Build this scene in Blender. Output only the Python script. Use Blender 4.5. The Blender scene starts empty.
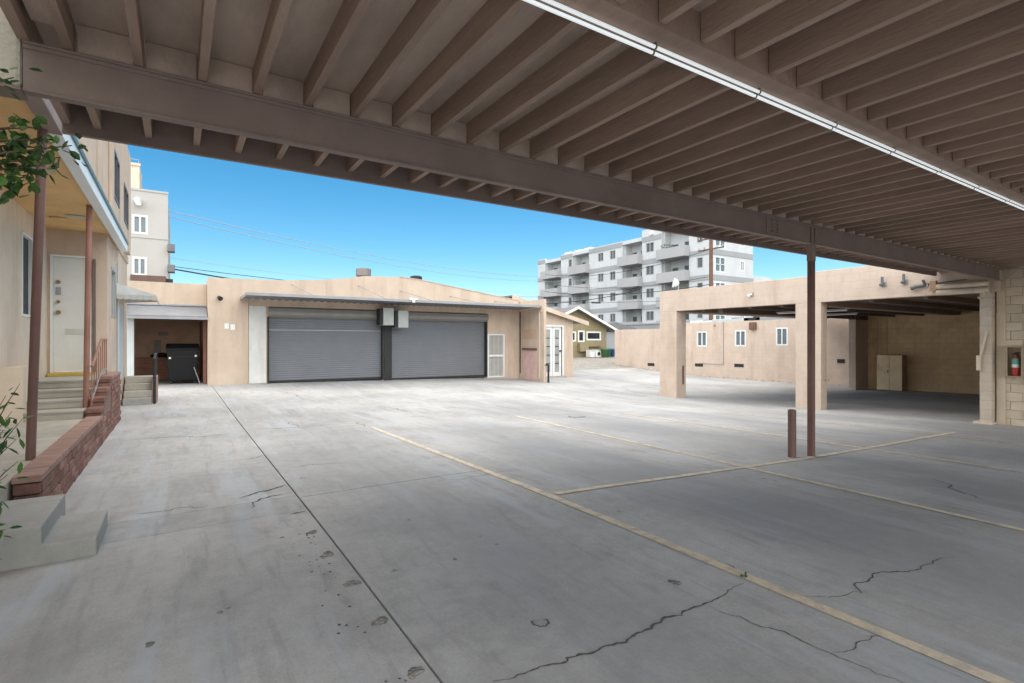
import bpy, bmesh, math, random
import numpy as np
from mathutils import Vector, Matrix
random.seed(7)
R = math.radians
S = bpy.context.scene
COL = S.collection
# ------------------------------------------------------------------ camera, world, sun, exposure
F_PX, CX, HY, EYE = 525.0, 512.0, 342.0, 1.55
YAW = R(32.5)
cd = bpy.data.cameras.new('camera'); cam = bpy.data.objects.new('camera', cd); COL.objects.link(cam)
cd.sensor_width = 36.0; cd.lens = F_PX / 1024 * 36.0; cd.clip_start = 0.05; cd.clip_end = 3000
cam.location = (0, 0, EYE); cam.rotation_euler = (R(90), 0, -YAW)
S.camera = cam
SUN_EL, SUN_AZ = R(62), R(215)          # azimuth clockwise from +Y
W = bpy.data.worlds.new('World'); S.world = W; W.use_nodes = True
wn = W.node_tree; bg = wn.nodes['Background']
sky = wn.nodes.new('ShaderNodeTexSky'); sky.sky_type = 'NISHITA'; sky.sun_disc = False
sky.sun_elevation = SUN_EL; sky.sun_rotation = SUN_AZ
sky.air_density = 1.0; sky.dust_density = 0.0; sky.ozone_density = 3.0
hs_ = wn.nodes.new('ShaderNodeHueSaturation'); hs_.inputs['Saturation'].default_value = 1.36; hs_.inputs['Hue'].default_value = .486
wn.links.new(sky.outputs[0], hs_.inputs['Color']); wn.links.new(hs_.outputs[0], bg.inputs[0]); bg.inputs[1].default_value = 0.08
sl = bpy.data.lights.new('sun', 'SUN'); sl.energy = 4.2; sl.angle = R(140); sl.color = (1.0, 0.90, 0.75)
so = bpy.data.objects.new('sun', sl); COL.objects.link(so)
sd = Vector((math.sin(SUN_AZ) * math.cos(SUN_EL), math.cos(SUN_AZ) * math.cos(SUN_EL), math.sin(SUN_EL)))
so.rotation_euler = sd.to_track_quat('Z', 'Y').to_euler(); so.location = (-10, -10, 30)
S.view_settings.view_transform = 'Standard'; S.view_settings.look = 'None'
S.view_settings.exposure = 1.07; S.view_settings.gamma = 1.0; S.view_settings.use_curve_mapping = False
S.render.engine = 'CYCLES'
S.cycles.max_bounces = 10; S.cycles.diffuse_bounces = 7; S.cycles.glossy_bounces = 4

# ------------------------------------------------------------------ terrain height
CP = [(0,0,-1.42),(-1,6,-1.42),(-.9,12,-1.42),(.8,19.3,-1.40),(2.7,19.3,-1.42),(6.5,19.3,-1.47),(11,19.3,-1.56),(12.7,17.5,-1.68),
      (7,3.7,-1.515),(3.1,3.8,-1.40),(12.2,3.8,-1.66),(14.7,3.9,-1.765),(14.6,7.5,-1.84),(14.6,12.3,-1.96),(24.7,11,-2.0),
      (24.7,7,-1.92),(25.4,14.8,-2.02),(25.4,20.3,-1.95),(25.4,26.6,-1.58),(15.7,20.8,-1.75),(28,33.5,-1.32),(22,31,-1.45),
      (0,23,-1.40),(0,-8,-1.42),(14,-8,-1.75),(30,-8,-1.9),(-10,5,-1.42),(-10,20,-1.42),(15,35,-1.4),(0,35,-1.4),(45,25,-1.4),
      (60,40,-1.4),(60,0,-1.6),(60,80,-1.4),(0,80,-1.4),(-40,40,-1.4),(-40,-20,-1.4),(30,-40,-1.6)]
_P = np.array([p[:2] for p in CP]); _Z = np.array([p[2] for p in CP]) + EYE
def _k(d2): return np.where(d2 > 1e-9, .5 * d2 * np.log(d2 + 1e-12), 0)
_n = len(CP); _A = np.zeros((_n+3, _n+3))
_A[:_n,:_n] = _k(((_P[:,None]-_P[None])**2).sum(-1)) + np.eye(_n)*.3
_A[:_n,_n] = 1; _A[:_n,_n+1:] = _P; _A[_n:,:_n] = _A[:_n,_n:].T
_wt = np.linalg.solve(_A, np.concatenate([_Z, np.zeros(3)]))
def gz(x, y):
    x = max(-40, min(60, x)); y = max(-40, min(80, y))
    d2 = ((_P - (x, y))**2).sum(-1)
    return float((_wt[:_n]*_k(d2)).sum() + _wt[_n] + _wt[_n+1]*x + _wt[_n+2]*y)
def ray(px, py):
    u = (px-CX)/F_PX; v = (HY-py)/F_PX
    return (math.sin(YAW)+math.cos(YAW)*u, math.cos(YAW)-math.sin(YAW)*u, v)
def at(px, py):                       # point of the ground under a pixel
    d = ray(px, py); t = 1.5*F_PX/max(py-HY, 1)
    for _ in range(30): t = (gz(d[0]*t, d[1]*t) - EYE)/d[2]
    return d[0]*t, d[1]*t
def y_on_x(px, X):                    # Y where the pixel column meets a wall X = const
    d = ray(px, 0); return X*d[1]/d[0]
def x_on_y(px, Y):
    d = ray(px, 0); return Y*d[0]/d[1]

# ------------------------------------------------------------------ materials
MATS = {}
def mat(name, col, rough=.8, var=.12, scale=3.0, bump=.15, bscale=60, metal=0, spec=.3, dirt=None, dirtamt=0, streak=False,
        brick=None, speck=0, rnd=0, grain=None):
    if name in MATS: return MATS[name]
    m = bpy.data.materials.new(name); m.use_nodes = True; N = m.node_tree.nodes; L = m.node_tree.links
    b = N['Principled BSDF']; b.inputs['Roughness'].default_value = rough; b.inputs['Metallic'].default_value = metal
    b.inputs['Specular IOR Level'].default_value = spec
    geo = N.new('ShaderNodeTexCoord'); co = geo.outputs['Object']
    if rnd:
        oi = N.new('ShaderNodeObjectInfo'); vm = N.new('ShaderNodeVectorMath'); vm.operation = 'SCALE'; vm.inputs[0].default_value = (37, 53, 71)
        L.new(oi.outputs['Random'], vm.inputs['Scale']); va = N.new('ShaderNodeVectorMath'); L.new(co, va.inputs[0]); L.new(vm.outputs[0], va.inputs[1]); co = va.outputs[0]
    if grain:
        gm = N.new('ShaderNodeMapping'); gm.inputs['Scale'].default_value = grain; L.new(co, gm.inputs[0]); co = gm.outputs[0]
    n1 = N.new('ShaderNodeTexNoise'); n1.inputs['Scale'].default_value = scale; n1.inputs['Detail'].default_value = 8; n1.inputs['Roughness'].default_value = .62
    L.new(co, n1.inputs['Vector'])
    r1 = N.new('ShaderNodeMapRange'); r1.inputs[1].default_value = .3; r1.inputs[2].default_value = .7
    r1.inputs[3].default_value = 1-var; r1.inputs[4].default_value = 1+var
    L.new(n1.outputs[0], r1.inputs[0])
    mul = N.new('ShaderNodeMix'); mul.data_type = 'RGBA'; mul.blend_type = 'MULTIPLY'; mul.inputs[0].default_value = 1
    mul.inputs[6].default_value = (*col, 1); L.new(r1.outputs[0], mul.inputs[7])
    out = mul.outputs[2]
    if rnd:
        rr_ = N.new('ShaderNodeMapRange'); rr_.inputs[3].default_value = 1-rnd; rr_.inputs[4].default_value = 1+rnd; L.new(oi.outputs['Random'], rr_.inputs[0])
        m0 = N.new('ShaderNodeMix'); m0.data_type = 'RGBA'; m0.blend_type = 'MULTIPLY'; m0.inputs[0].default_value = 1; L.new(out, m0.inputs[6]); L.new(rr_.outputs[0], m0.inputs[7]); out = m0.outputs[2]
    if dirtamt:
        n2 = N.new('ShaderNodeTexNoise'); n2.inputs['Scale'].default_value = 1.0; n2.inputs['Detail'].default_value = 9; n2.inputs['Roughness'].default_value = .68
        mp = N.new('ShaderNodeMapping'); mp.inputs['Scale'].default_value = (2.2, 2.2, .35) if streak else (1.1, 1.1, 1.1)
        L.new(co, mp.inputs[0]); L.new(mp.outputs[0], n2.inputs['Vector'])
        r2 = N.new('ShaderNodeMapRange'); r2.inputs[1].default_value = .48; r2.inputs[2].default_value = .72; r2.inputs[4].default_value = dirtamt
        L.new(n2.outputs[0], r2.inputs[0])
        mx = N.new('ShaderNodeMix'); mx.data_type = 'RGBA'; L.new(r2.outputs[0], mx.inputs[0]); L.new(out, mx.inputs[6]); mx.inputs[7].default_value = (*(dirt or (.12,.1,.08)), 1)
        out = mx.outputs[2]
    if speck:
        n4 = N.new('ShaderNodeTexNoise'); n4.inputs['Scale'].default_value = 22; n4.inputs['Detail'].default_value = 4
        L.new(co, n4.inputs['Vector'])
        r4 = N.new('ShaderNodeMapRange'); r4.inputs[1].default_value = .66; r4.inputs[2].default_value = .72; r4.inputs[4].default_value = speck
        L.new(n4.outputs[0], r4.inputs[0])
        m4 = N.new('ShaderNodeMix'); m4.data_type = 'RGBA'; L.new(r4.outputs[0], m4.inputs[0]); L.new(out, m4.inputs[6]); m4.inputs[7].default_value = (.16,.12,.09,1)
        out = m4.outputs[2]
    L.new(out, b.inputs['Base Color'])
    n3 = N.new('ShaderNodeTexNoise'); n3.inputs['Scale'].default_value = bscale; n3.inputs['Detail'].default_value = 5
    L.new(co, n3.inputs['Vector'])
    bp = N.new('ShaderNodeBump'); bp.inputs['Strength'].default_value = bump; bp.inputs['Distance'].default_value = .02
    L.new(n3.outputs[0], bp.inputs['Height'])
    if brick:
        sx = N.new('ShaderNodeSeparateXYZ'); L.new(co, sx.inputs[0])
        ad = N.new('ShaderNodeMath'); L.new(sx.outputs[0], ad.inputs[0]); L.new(sx.outputs[1], ad.inputs[1])
        cb = N.new('ShaderNodeCombineXYZ'); L.new(ad.outputs[0], cb.inputs[0]); L.new(sx.outputs[2], cb.inputs[1])
        bk = N.new('ShaderNodeTexBrick'); bk.inputs['Scale'].default_value = 1; bk.inputs['Brick Width'].default_value = brick[0]
        bk.inputs['Row Height'].default_value = brick[1]; bk.inputs['Mortar Size'].default_value = brick[2]; bk.inputs['Mortar Smooth'].default_value = .3
        bk.inputs['Color1'].default_value = (1,1,1,1); bk.inputs['Color2'].default_value = (1-brick[3],)*3+(1,); bk.inputs['Mortar'].default_value = (1-brick[4],)*3+(1,)
        L.new(cb.outputs[0], bk.inputs['Vector'])
        mm = N.new('ShaderNodeMix'); mm.data_type = 'RGBA'; mm.blend_type = 'MULTIPLY'; mm.inputs[0].default_value = 1
        L.new(out, mm.inputs[6]); L.new(bk.outputs['Color'], mm.inputs[7]); L.new(mm.outputs[2], b.inputs['Base Color'])
        b2 = N.new('ShaderNodeBump'); b2.invert = True; b2.inputs['Strength'].default_value = .5; b2.inputs['Distance'].default_value = .01
        L.new(bk.outputs['Fac'], b2.inputs['Height']); L.new(b2.outputs[0], bp.inputs['Normal'])
    L.new(bp.outputs[0], b.inputs['Normal'])
    MATS[name] = m; return m
def glass(name, col=(.02,.025,.03), rough=.06):
    m = mat(name, col, rough, .2, 1.5, .02, 3, 0, .6); return m

STUCCO = mat('peach_stucco', (.57,.46,.37), .92, .09, 1.6, .45, 70, dirt=(.36,.26,.19), dirtamt=.5, streak=True)
BLOCKPINK = mat('painted_block', (.585,.475,.395), .9, .08, 1.8, .35, 70, dirt=(.40,.29,.22), dirtamt=.5, streak=True, brick=(.40,.20,.010,.03,.05))
BLOCKYEL = mat('painted_block_worn', (.80,.60,.38), .9, .08, 1.4, .25, 60, dirt=(.42,.29,.18), dirtamt=.5, brick=(.40,.20,.012,.07,.12), speck=.5)
CREAMBLOCK = mat('cream_block', (.62,.53,.42), .9, .10, 3, .35, 70, dirt=(.34,.27,.2), dirtamt=.4, rnd=.07)
CREAMSTUCCO = mat('cream_stucco', (.66,.56,.45), .92, .10, 1.4, .3, 80, dirt=(.36,.28,.2), dirtamt=.4, streak=True)
SOFFIT = mat('tan_soffit_stucco', (.70,.47,.23), .92, .10, 1.6, .3, 90, dirt=(.36,.22,.09), dirtamt=.35)
PLASTER = mat('rough_plaster', (.42,.40,.34), .95, .15, 3, .6, 40)
BROWN = mat('brown_paint', (.265,.208,.188), .7, .12, 2.0, .12, 40, dirt=(.16,.13,.12), dirtamt=.5)
BROWNJ = mat('brown_joist_paint', (.345,.25,.20), .75, .16, 3.0, .3, 22, dirt=(.22,.17,.14), dirtamt=.6, rnd=.12, grain=(3,.5,3))
BROWNDECK = mat('brown_plywood_paint', (.52,.42,.36), .8, .16, 2.0, .2, 30, dirt=(.26,.21,.18), dirtamt=.6, grain=(1.6,.6,1))
POSTRED = mat('maroon_post_paint', (.15,.080,.070), .5, .14, 3, .06, 30, spec=.4, dirt=(.24,.15,.12), dirtamt=.4)
RAILRED = mat('faded_red_paint', (.33,.17,.13), .7, .14, 3, .06, 30, dirt=(.2,.1,.08), dirtamt=.3)
CONC = mat('step_concrete', (.36,.355,.335), .9, .12, 3, .3, 60, dirt=(.16,.16,.14), dirtamt=.5)
STAIRC = mat('stair_concrete', (.42,.40,.35), .9, .1, 3, .3, 60, dirt=(.18,.16,.12), dirtamt=.5)
BRICK = mat('red_slump_brick', (.255,.145,.115), .9, .28, 9, .6, 40, dirt=(.15,.075,.06), dirtamt=.6, rnd=.22)
BRICKD = mat('dark_slump_brick', (.19,.10,.08), .9, .28, 9, .6, 40, dirt=(.1,.05,.04), dirtamt=.6, rnd=.2)
BRICKCAP = mat('brick_cap', (.31,.20,.165), .85, .18, 5, .3, 50, dirt=(.19,.11,.09), dirtamt=.6, rnd=.12)
MORTAR = mat('mortar', (.22,.15,.125), .95, .12, 6, .4, 70)
WHITE = mat('white_paint', (.74,.75,.74), .6, .05, 3, .06, 40, dirt=(.5,.48,.42), dirtamt=.25)
FASCIA = mat('pale_fascia_metal', (.72,.78,.80), .5, .05, 2, .03, 20)
DOORW = mat('door_white', (.68,.69,.66), .5, .05, 2, .05, 30, dirt=(.5,.47,.38), dirtamt=.3, streak=True)
GREYMETAL = mat('galvanised_steel', (.33,.34,.36), .5, .12, 3, .05, 30, metal=.35, dirt=(.2,.2,.21), dirtamt=.3)
SHUTTER = mat('grey_shutter', (.175,.185,.205), .5, .05, 2, .04, 30, metal=.25, dirt=(.18,.185,.2), dirtamt=.3)
HOOD = mat('shutter_hood', (.26,.25,.235), .55, .1, 2, .04, 30, metal=.3)
BOXM = mat('motor_box_metal', (.42,.44,.43), .55, .08, 3, .04, 30, metal=.2)
BLACK = mat('black_plastic', (.006,.007,.009), .45, .2, 3, .05, 30, spec=.3)
DARK = mat('dark_steel', (.03,.03,.032), .6, .2, 3, .05, 30)
GLASS = glass('window_glass'); GLASSB = glass('window_glass_bright', (.13,.17,.2)); CURTAIN = glass('curtained_glass', (.34,.36,.36), .15)
CONDUIT = mat('white_conduit', (.93,.94,.95), .3, .03, 2, .02, 20, metal=.85, spec=.6)
BRASS = mat('brass', (.30,.21,.09), .35, .1, 8, .02, 20, metal=.9)
APTGL = glass('apartment_glass', (.10,.11,.12), .2)
APT = mat('white_apartment_stucco', (.52,.54,.56), .9, .06, .5, .1, 20, dirt=(.45,.46,.48), dirtamt=.5, streak=True)
APTG = mat('grey_apartment_stucco', (.31,.32,.335), .9, .06, .5, .1, 20)
APTB = mat('grey_balcony_stucco', (.37,.37,.38), .9, .05, .5, .1, 20)
GREYB = mat('warm_grey_stucco', (.44,.425,.405), .9, .05, .8, .15, 20)
OCHRE = mat('ochre_siding', (.27,.225,.135), .8, .08, 2, .2, 20)
ROOFG = mat('grey_shingle', (.17,.17,.18), .9, .2, 3, .4, 20)
PINKPATCH = mat('pink_patch_paint', (.60,.42,.39), .9, .12, 4, .2, 50)
CAB = mat('cabinet_paint', (.84,.67,.44), .55, .08, 3, .05, 30, dirt=(.3,.2,.11), dirtamt=.45)
CABD = mat('cabinet_side', (.30,.21,.14), .6, .1, 3, .05, 30)
REDEXT = mat('red_cylinder', (.45,.04,.035), .35, .05, 3, .02, 20, spec=.5)
GREENP = mat('green_plastic', (.02,.10,.05), .5, .1, 3, .05, 30); BLUEP = mat('blue_plastic', (.02,.06,.20), .5, .1, 3, .05, 30)
TEAL = mat('teal_paint', (.12,.36,.30), .5, .1, 3, .05, 30)
LEAF = mat('leaf_green', (.075,.17,.035), .45, .3, 12, .1, 60, spec=.4); LEAFD = mat('leaf_dark_green', (.035,.09,.022), .45, .3, 12, .1, 60, spec=.4)
BARK = mat('bark', (.11,.08,.055), .9, .2, 10, .5, 40)
POLEW = mat('pole_wood', (.16,.09,.065), .9, .2, 4, .3, 30)
WIRE = mat('wire', (.02,.02,.022), .6, .1, 3, 0, 20)
WIREP = mat('pale_wire', (.30,.34,.38), .6, .1, 3, 0, 20)
REDDISH = mat('dark_red_chest', (.12,.02,.02), .5, .15, 3, .05, 30)
YELTRIM = mat('yellow_threshold', (.50,.36,.08), .6, .15, 4, .1, 30)
GRAVEL = mat('pale_gravel', (.30,.285,.26), .95, .35, 6, .9, 25, dirt=(.17,.15,.12), dirtamt=.6)
CRACK = mat('crack_dirt', (.105,.10,.095), .95, .3, 20, .3, 60)
SPALL = mat('spalled_concrete', (.24,.225,.205), .95, .5, 22, .9, 60)
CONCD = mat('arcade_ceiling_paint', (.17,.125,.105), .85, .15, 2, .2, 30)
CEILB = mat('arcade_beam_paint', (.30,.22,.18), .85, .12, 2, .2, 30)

def concrete_mat(name, tint=(1.01,1.0,.985)):
    m = bpy.data.materials.new(name); m.use_nodes = True; N = m.node_tree.nodes; L = m.node_tree.links
    b = N['Principled BSDF']; b.inputs['Specular IOR Level'].default_value = .35
    g = N.new('ShaderNodeNewGeometry'); P = g.outputs['Position']
    def noise(scale, detail=8, rough=.6, vec=None, dist=0):
        n = N.new('ShaderNodeTexNoise'); n.inputs['Scale'].default_value = scale; n.inputs['Detail'].default_value = detail
        n.inputs['Roughness'].default_value = rough; n.inputs['Distortion'].default_value = dist
        L.new(vec or P, n.inputs['Vector']); return n.outputs[0]
    def rng(x, a, b_, c, d):
        r = N.new('ShaderNodeMapRange'); r.interpolation_type = 'SMOOTHSTEP'
        for i, v in enumerate((a, b_, c, d)): r.inputs[i+1].default_value = v
        L.new(x, r.inputs[0]); return r.outputs[0]
    def math_(op, a, b_):
        n = N.new('ShaderNodeMath'); n.operation = op
        for i, v in enumerate((a, b_)):
            if isinstance(v, (int, float)): n.inputs[i].default_value = v
            else: L.new(v, n.inputs[i])
        return n.outputs[0]
    def mix(f, a, b_, mode='MIX'):
        n = N.new('ShaderNodeMix'); n.data_type = 'RGBA'; n.blend_type = mode
        for i, v in ((0, f), (6, a), (7, b_)):
            if isinstance(v, (int, float)): n.inputs[i].default_value = v
            elif isinstance(v, tuple): n.inputs[i].default_value = (*v, 1)
            else: L.new(v, n.inputs[i])
        return n.outputs[2]
    base = tuple(.42*t for t in tint)
    big = noise(.35, 6, .55)
    c = mix(rng(big, .3, .7, 0, 1), tuple(v*.78 for v in base), tuple(v*1.14 for v in base))
    mid = noise(1.3, 8, .65, None, .8); c = mix(rng(mid, .46, .70, 0, .45), c, tuple(v*.62 for v in base))
    fine = noise(9, 8, .7); c = mix(1.0, c, rng(fine, .25, .75, .90, 1.08), 'MULTIPLY')
    sp = noise(70, 4, .6); c = mix(1.0, c, rng(sp, .3, .7, .93, 1.05), 'MULTIPLY')
    # swept, streaky wear along the parking direction
    mp = N.new('ShaderNodeMapping'); mp.inputs['Scale'].default_value = (1.6, .22, 1); mp.inputs['Rotation'].default_value = (0,0,.12); L.new(P, mp.inputs[0])
    st = noise(1.0, 9, .62, mp.outputs[0], .4)
    c = mix(rng(st, .47, .75, 0, .5), c, tuple(v*.62 for v in base))
    st2 = noise(2.3, 9, .62, mp.outputs[0], .2)
    c = mix(rng(st2, .50, .66, 0, .55), c, (.42, .455, .50))
    st3 = noise(5.5, 9, .65, mp.outputs[0], .3)
    c = mix(rng(st3, .50, .70, 0, .35), c, (.20, .20, .205))
    # oil and tyre grime in the middle of the stalls
    sx = N.new('ShaderNodeSeparateXYZ'); L.new(P, sx.inputs[0])
    ph = math_('FRACT', math_('DIVIDE', math_('SUBTRACT', sx.outputs[0], 2.85), 2.775), 0.0)
    dd = math_('ABSOLUTE', math_('SUBTRACT', ph, .5), 0)
    band = rng(dd, .08, .42, 1, 0)
    ymask = math_('MULTIPLY', rng(sx.outputs[1], -2, .5, 1, 1), rng(sx.outputs[1], 6.0, 10.5, 1, 0))
    xmask = math_('MULTIPLY', rng(sx.outputs[0], .3, 2.6, 0, 1), rng(sx.outputs[0], 11, 15, 1, .6))
    gn = noise(.8, 8, .65, None, .6)
    grime = math_('MULTIPLY', math_('MULTIPLY', band, ymask), math_('MULTIPLY', xmask, rng(gn, .28, .70, .40, .85)))
    c = mix(grime, c, (.265, .272, .280))
    # dark old stains
    n5 = noise(.55, 9, .7, None, .5); c = mix(rng(n5, .60, .74, 0, .22), c, (.20, .195, .185))
    n6 = noise(5.0, 3, .5); c = mix(rng(n6, .74, .78, 0, .6), c, (.10, .09, .08))
    L.new(c, b.inputs['Base Color'])
    L.new(rng(big, .3, .7, .72, .9), b.inputs['Roughness'])
    bp = N.new('ShaderNodeBump'); bp.inputs['Strength'].default_value = .35; bp.inputs['Distance'].default_value = .008
    L.new(noise(45, 8, .7), bp.inputs['Height']); L.new(bp.outputs[0], b.inputs['Normal'])
    MATS[name] = m; return m, c
YARD, _ = concrete_mat('yard_concrete')
PATCHC, _ = concrete_mat('patched_concrete', (.90,.90,.90))
def paint_mat():
    m = bpy.data.materials.new('worn_line_paint'); m.use_nodes = True; N = m.node_tree.nodes; L = m.node_tree.links
    b = N['Principled BSDF']; b.inputs['Roughness'].default_value = .8
    g = N.new('ShaderNodeNewGeometry')
    n = N.new('ShaderNodeTexNoise'); n.inputs['Scale'].default_value = 7; n.inputs['Detail'].default_value = 9; n.inputs['Roughness'].default_value = .75
    L.new(g.outputs['Position'], n.inputs['Vector'])
    r = N.new('ShaderNodeMapRange'); r.inputs[1].default_value = .38; r.inputs[2].default_value = .56; r.inputs[3].default_value = .3; r.inputs[4].default_value = .95
    L.new(n.outputs[0], r.inputs[0])
    n2 = N.new('ShaderNodeTexNoise'); n2.inputs['Scale'].default_value = .5; L.new(g.outputs['Position'], n2.inputs['Vector'])
    c0 = N.new('ShaderNodeMix'); c0.data_type = 'RGBA'; L.new(n2.outputs[0], c0.inputs[0])
    c0.inputs[6].default_value = (.67,.54,.36,1); c0.inputs[7].default_value = (.67,.60,.50,1)
    x = N.new('ShaderNodeMix'); x.data_type = 'RGBA'; L.new(r.outputs[0], x.inputs[0]); x.inputs[6].default_value = (.30,.285,.26,1); L.new(c0.outputs[2], x.inputs[7])
    L.new(x.outputs[2], b.inputs['Base Color']); return m
LINE = paint_mat()

# ------------------------------------------------------------------ mesh helpers
class MB:
    def __init__(s): s.v = []; s.f = []; s.m = []
    def add(s, vs, fs, mi=0):
        o = len(s.v); s.v += [tuple(p) for p in vs]; s.f += [tuple(i+o for i in f) for f in fs]; s.m += [mi]*len(fs); return s
    def hexa(s, p, mi=0):
        return s.add(p, [(0,3,2,1),(4,5,6,7),(0,1,5,4),(1,2,6,5),(2,3,7,6),(3,0,4,7)], mi)
    def box(s, x0, x1, y0, y1, z0, z1, mi=0):
        x0,x1 = min(x0,x1),max(x0,x1); y0,y1 = min(y0,y1),max(y0,y1); z0,z1 = min(z0,z1),max(z0,z1)
        return s.hexa([(x0,y0,z0),(x1,y0,z0),(x1,y1,z0),(x0,y1,z0),(x0,y0,z1),(x1,y0,z1),(x1,y1,z1),(x0,y1,z1)], mi)
    def prism(s, poly, axis, a, b, mi=0):      # poly in the other two axes, in order
        def P(q, t):
            return (t,q[0],q[1]) if axis == 'x' else (q[0],t,q[1]) if axis == 'y' else (q[0],q[1],t)
        n = len(poly); vs = [P(q,a) for q in poly]+[P(q,b) for q in poly]
        fs = [tuple(range(n))[::-1], tuple(range(n,2*n))]+[(i,(i+1)%n,n+(i+1)%n,n+i) for i in range(n)]
        return s.add(vs, fs, mi)
    def tube(s, pts, r, n=8, mi=0, cap=True):
        pts = [Vector(p) for p in pts]; k = len(pts)
        rr = r if isinstance(r, (list, tuple)) else [r]*k
        vs = []
        for i, p in enumerate(pts):
            d = (pts[min(i+1,k-1)]-pts[max(i-1,0)]).normalized()
            up = Vector((0,0,1)) if abs(d.z) < .95 else Vector((1,0,0))
            a = d.cross(up).normalized(); b = a.cross(d)
            vs += [p+(a*math.cos(2*math.pi*j/n)+b*math.sin(2*math.pi*j/n))*rr[i] for j in range(n)]
        fs = [(i*n+j, i*n+(j+1)%n, (i+1)*n+(j+1)%n, (i+1)*n+j) for i in range(k-1) for j in range(n)]
        if cap: fs += [tuple(range(n))[::-1], tuple(range((k-1)*n, k*n))]
        return s.add(vs, fs, mi)
    def wall(s, axis, a0, a1, u0, u1, z0, z1, holes=(), mi=0):   # axis 'x': slab a0<X<a1, u along Y ; real openings
        us = sorted({u0,u1,*[h[0] for h in holes],*[h[1] for h in holes]}); zs = sorted({z0,z1,*[h[2] for h in holes],*[h[3] for h in holes]})
        us = [u for u in us if u0 <= u <= u1]; zs = [z for z in zs if z0 <= z <= z1]
        solid = lambda i,j: 0 <= i < len(us)-1 and 0 <= j < len(zs)-1 and not any(h[0] <= (us[i]+us[i+1])/2 <= h[1] and h[2] <= (zs[j]+zs[j+1])/2 <= h[3] for h in holes)
        P = lambda a,u,z: (a,u,z) if axis == 'x' else (u,a,z)
        for i in range(len(us)-1):
            for j in range(len(zs)-1):
                if not solid(i,j): continue
                U0,U1,Z0,Z1 = us[i],us[i+1],zs[j],zs[j+1]
                for a in (a0,a1): s.add([P(a,U0,Z0),P(a,U1,Z0),P(a,U1,Z1),P(a,U0,Z1)], [(0,1,2,3)], mi)
                if not solid(i-1,j): s.add([P(a0,U0,Z0),P(a1,U0,Z0),P(a1,U0,Z1),P(a0,U0,Z1)], [(0,1,2,3)], mi)
                if not solid(i+1,j): s.add([P(a0,U1,Z0),P(a1,U1,Z0),P(a1,U1,Z1),P(a0,U1,Z1)], [(0,1,2,3)], mi)
                if not solid(i,j-1): s.add([P(a0,U0,Z0),P(a1,U0,Z0),P(a1,U1,Z0),P(a0,U1,Z0)], [(0,1,2,3)], mi)
                if not solid(i,j+1): s.add([P(a0,U0,Z1),P(a1,U0,Z1),P(a1,U1,Z1),P(a0,U1,Z1)], [(0,1,2,3)], mi)
        return s
    def build(s, name, mats, parent=None, bevel=0, smooth=False, origin=None):
        me = bpy.data.meshes.new(name)
        w = WORLD_LOC(parent) if parent else Vector(origin or (0,0,0))
        me.from_pydata([tuple(Vector(p)-w) for p in s.v], [], s.f)
        for m in (mats if isinstance(mats, (list, tuple)) else [mats]): me.materials.append(m)
        me.polygons.foreach_set('material_index', s.m)
        bm = bmesh.new(); bm.from_mesh(me); bmesh.ops.remove_doubles(bm, verts=bm.verts, dist=1e-5); bmesh.ops.recalc_face_normals(bm, faces=bm.faces); bm.to_mesh(me); bm.free()
        if smooth:
            me.polygons.foreach_set('use_smooth', [True]*len(me.polygons)); me.set_sharp_from_angle(angle=R(40))
        o = bpy.data.objects.new(name, me); COL.objects.link(o)
        if parent: o.parent = parent
        else: o.location = w
        if bevel:
            b = o.modifiers.new('bevel', 'BEVEL'); b.width = bevel; b.segments = 2; b.limit_method = 'ANGLE'; b.angle_limit = R(50)
        return o
def WORLD_LOC(o):
    w = Vector((0,0,0))
    while o: w += o.location; o = o.parent
    return w
def tag(o, label=None, cat=None, group=None, kind=None):
    for k, v in (('label',label),('category',cat),('group',group),('kind',kind)):
        if v: o[k] = v
    return o
def thing(name, label, cat, loc, group=None):
    o = bpy.data.objects.new(name, None); o.empty_display_size = .2; COL.objects.link(o); o.location = loc
    return tag(o, label, cat, group)
def dup(src, parent=None, loc=None):
    o = src.copy(); COL.objects.link(o); o.parent = parent
    if loc is not None: o.location = loc
    return o
def dup_tree(src, loc, label=None):
    r = dup(src, None, loc)
    if label: r['label'] = label
    for c in list(src.children):
        cc = dup(c, r)
        for g in list(c.children): dup(g, cc)
    return r
def Z(rel): return rel + EYE          # heights were measured from eye level

def window(root, axis, a, u0, u1, z0, z1, out, gl=GLASS, fr=WHITE, fw=.05, mull=1, label=None, depth=.06, horiz=0):
    """framed window set in a wall; `out` = +1/-1 is the outward direction along the axis; a = wall face"""
    m = MB(); A0, A1 = a - out*depth, a + out*.012
    B = (lambda p,q,r,s_: m.box(A0,A1,p,q,r,s_)) if axis == 'x' else (lambda p,q,r,s_: m.box(p,q,A0,A1,r,s_))
    B(u0,u1,z0,z0+fw); B(u0,u1,z1-fw,z1); B(u0,u0+fw,z0+fw,z1-fw); B(u1-fw,u1,z0+fw,z1-fw)
    for k in range(mull):
        c = u0+(u1-u0)*(k+1)/(mull+1); B(c-fw*.4,c+fw*.4,z0+fw,z1-fw)
    for k in range(horiz):
        c = z0+(z1-z0)*(k+1)/(horiz+1); B(u0+fw,u1-fw,c-fw*.3,c+fw*.3)
    w = m.build('window', fr, root)
    g = MB(); p0, p1 = a-out*(depth*.55), a-out*(depth*.45)
    if axis == 'x': g.box(p0,p1,u0+fw*.5,u1-fw*.5,z0+fw*.5,z1-fw*.5)
    else: g.box(u0+fw*.5,u1-fw*.5,p0,p1,z0+fw*.5,z1-fw*.5)
    pn = g.build('pane', gl, root); pn.parent = w
    if label: w['label'] = label
    return w

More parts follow.
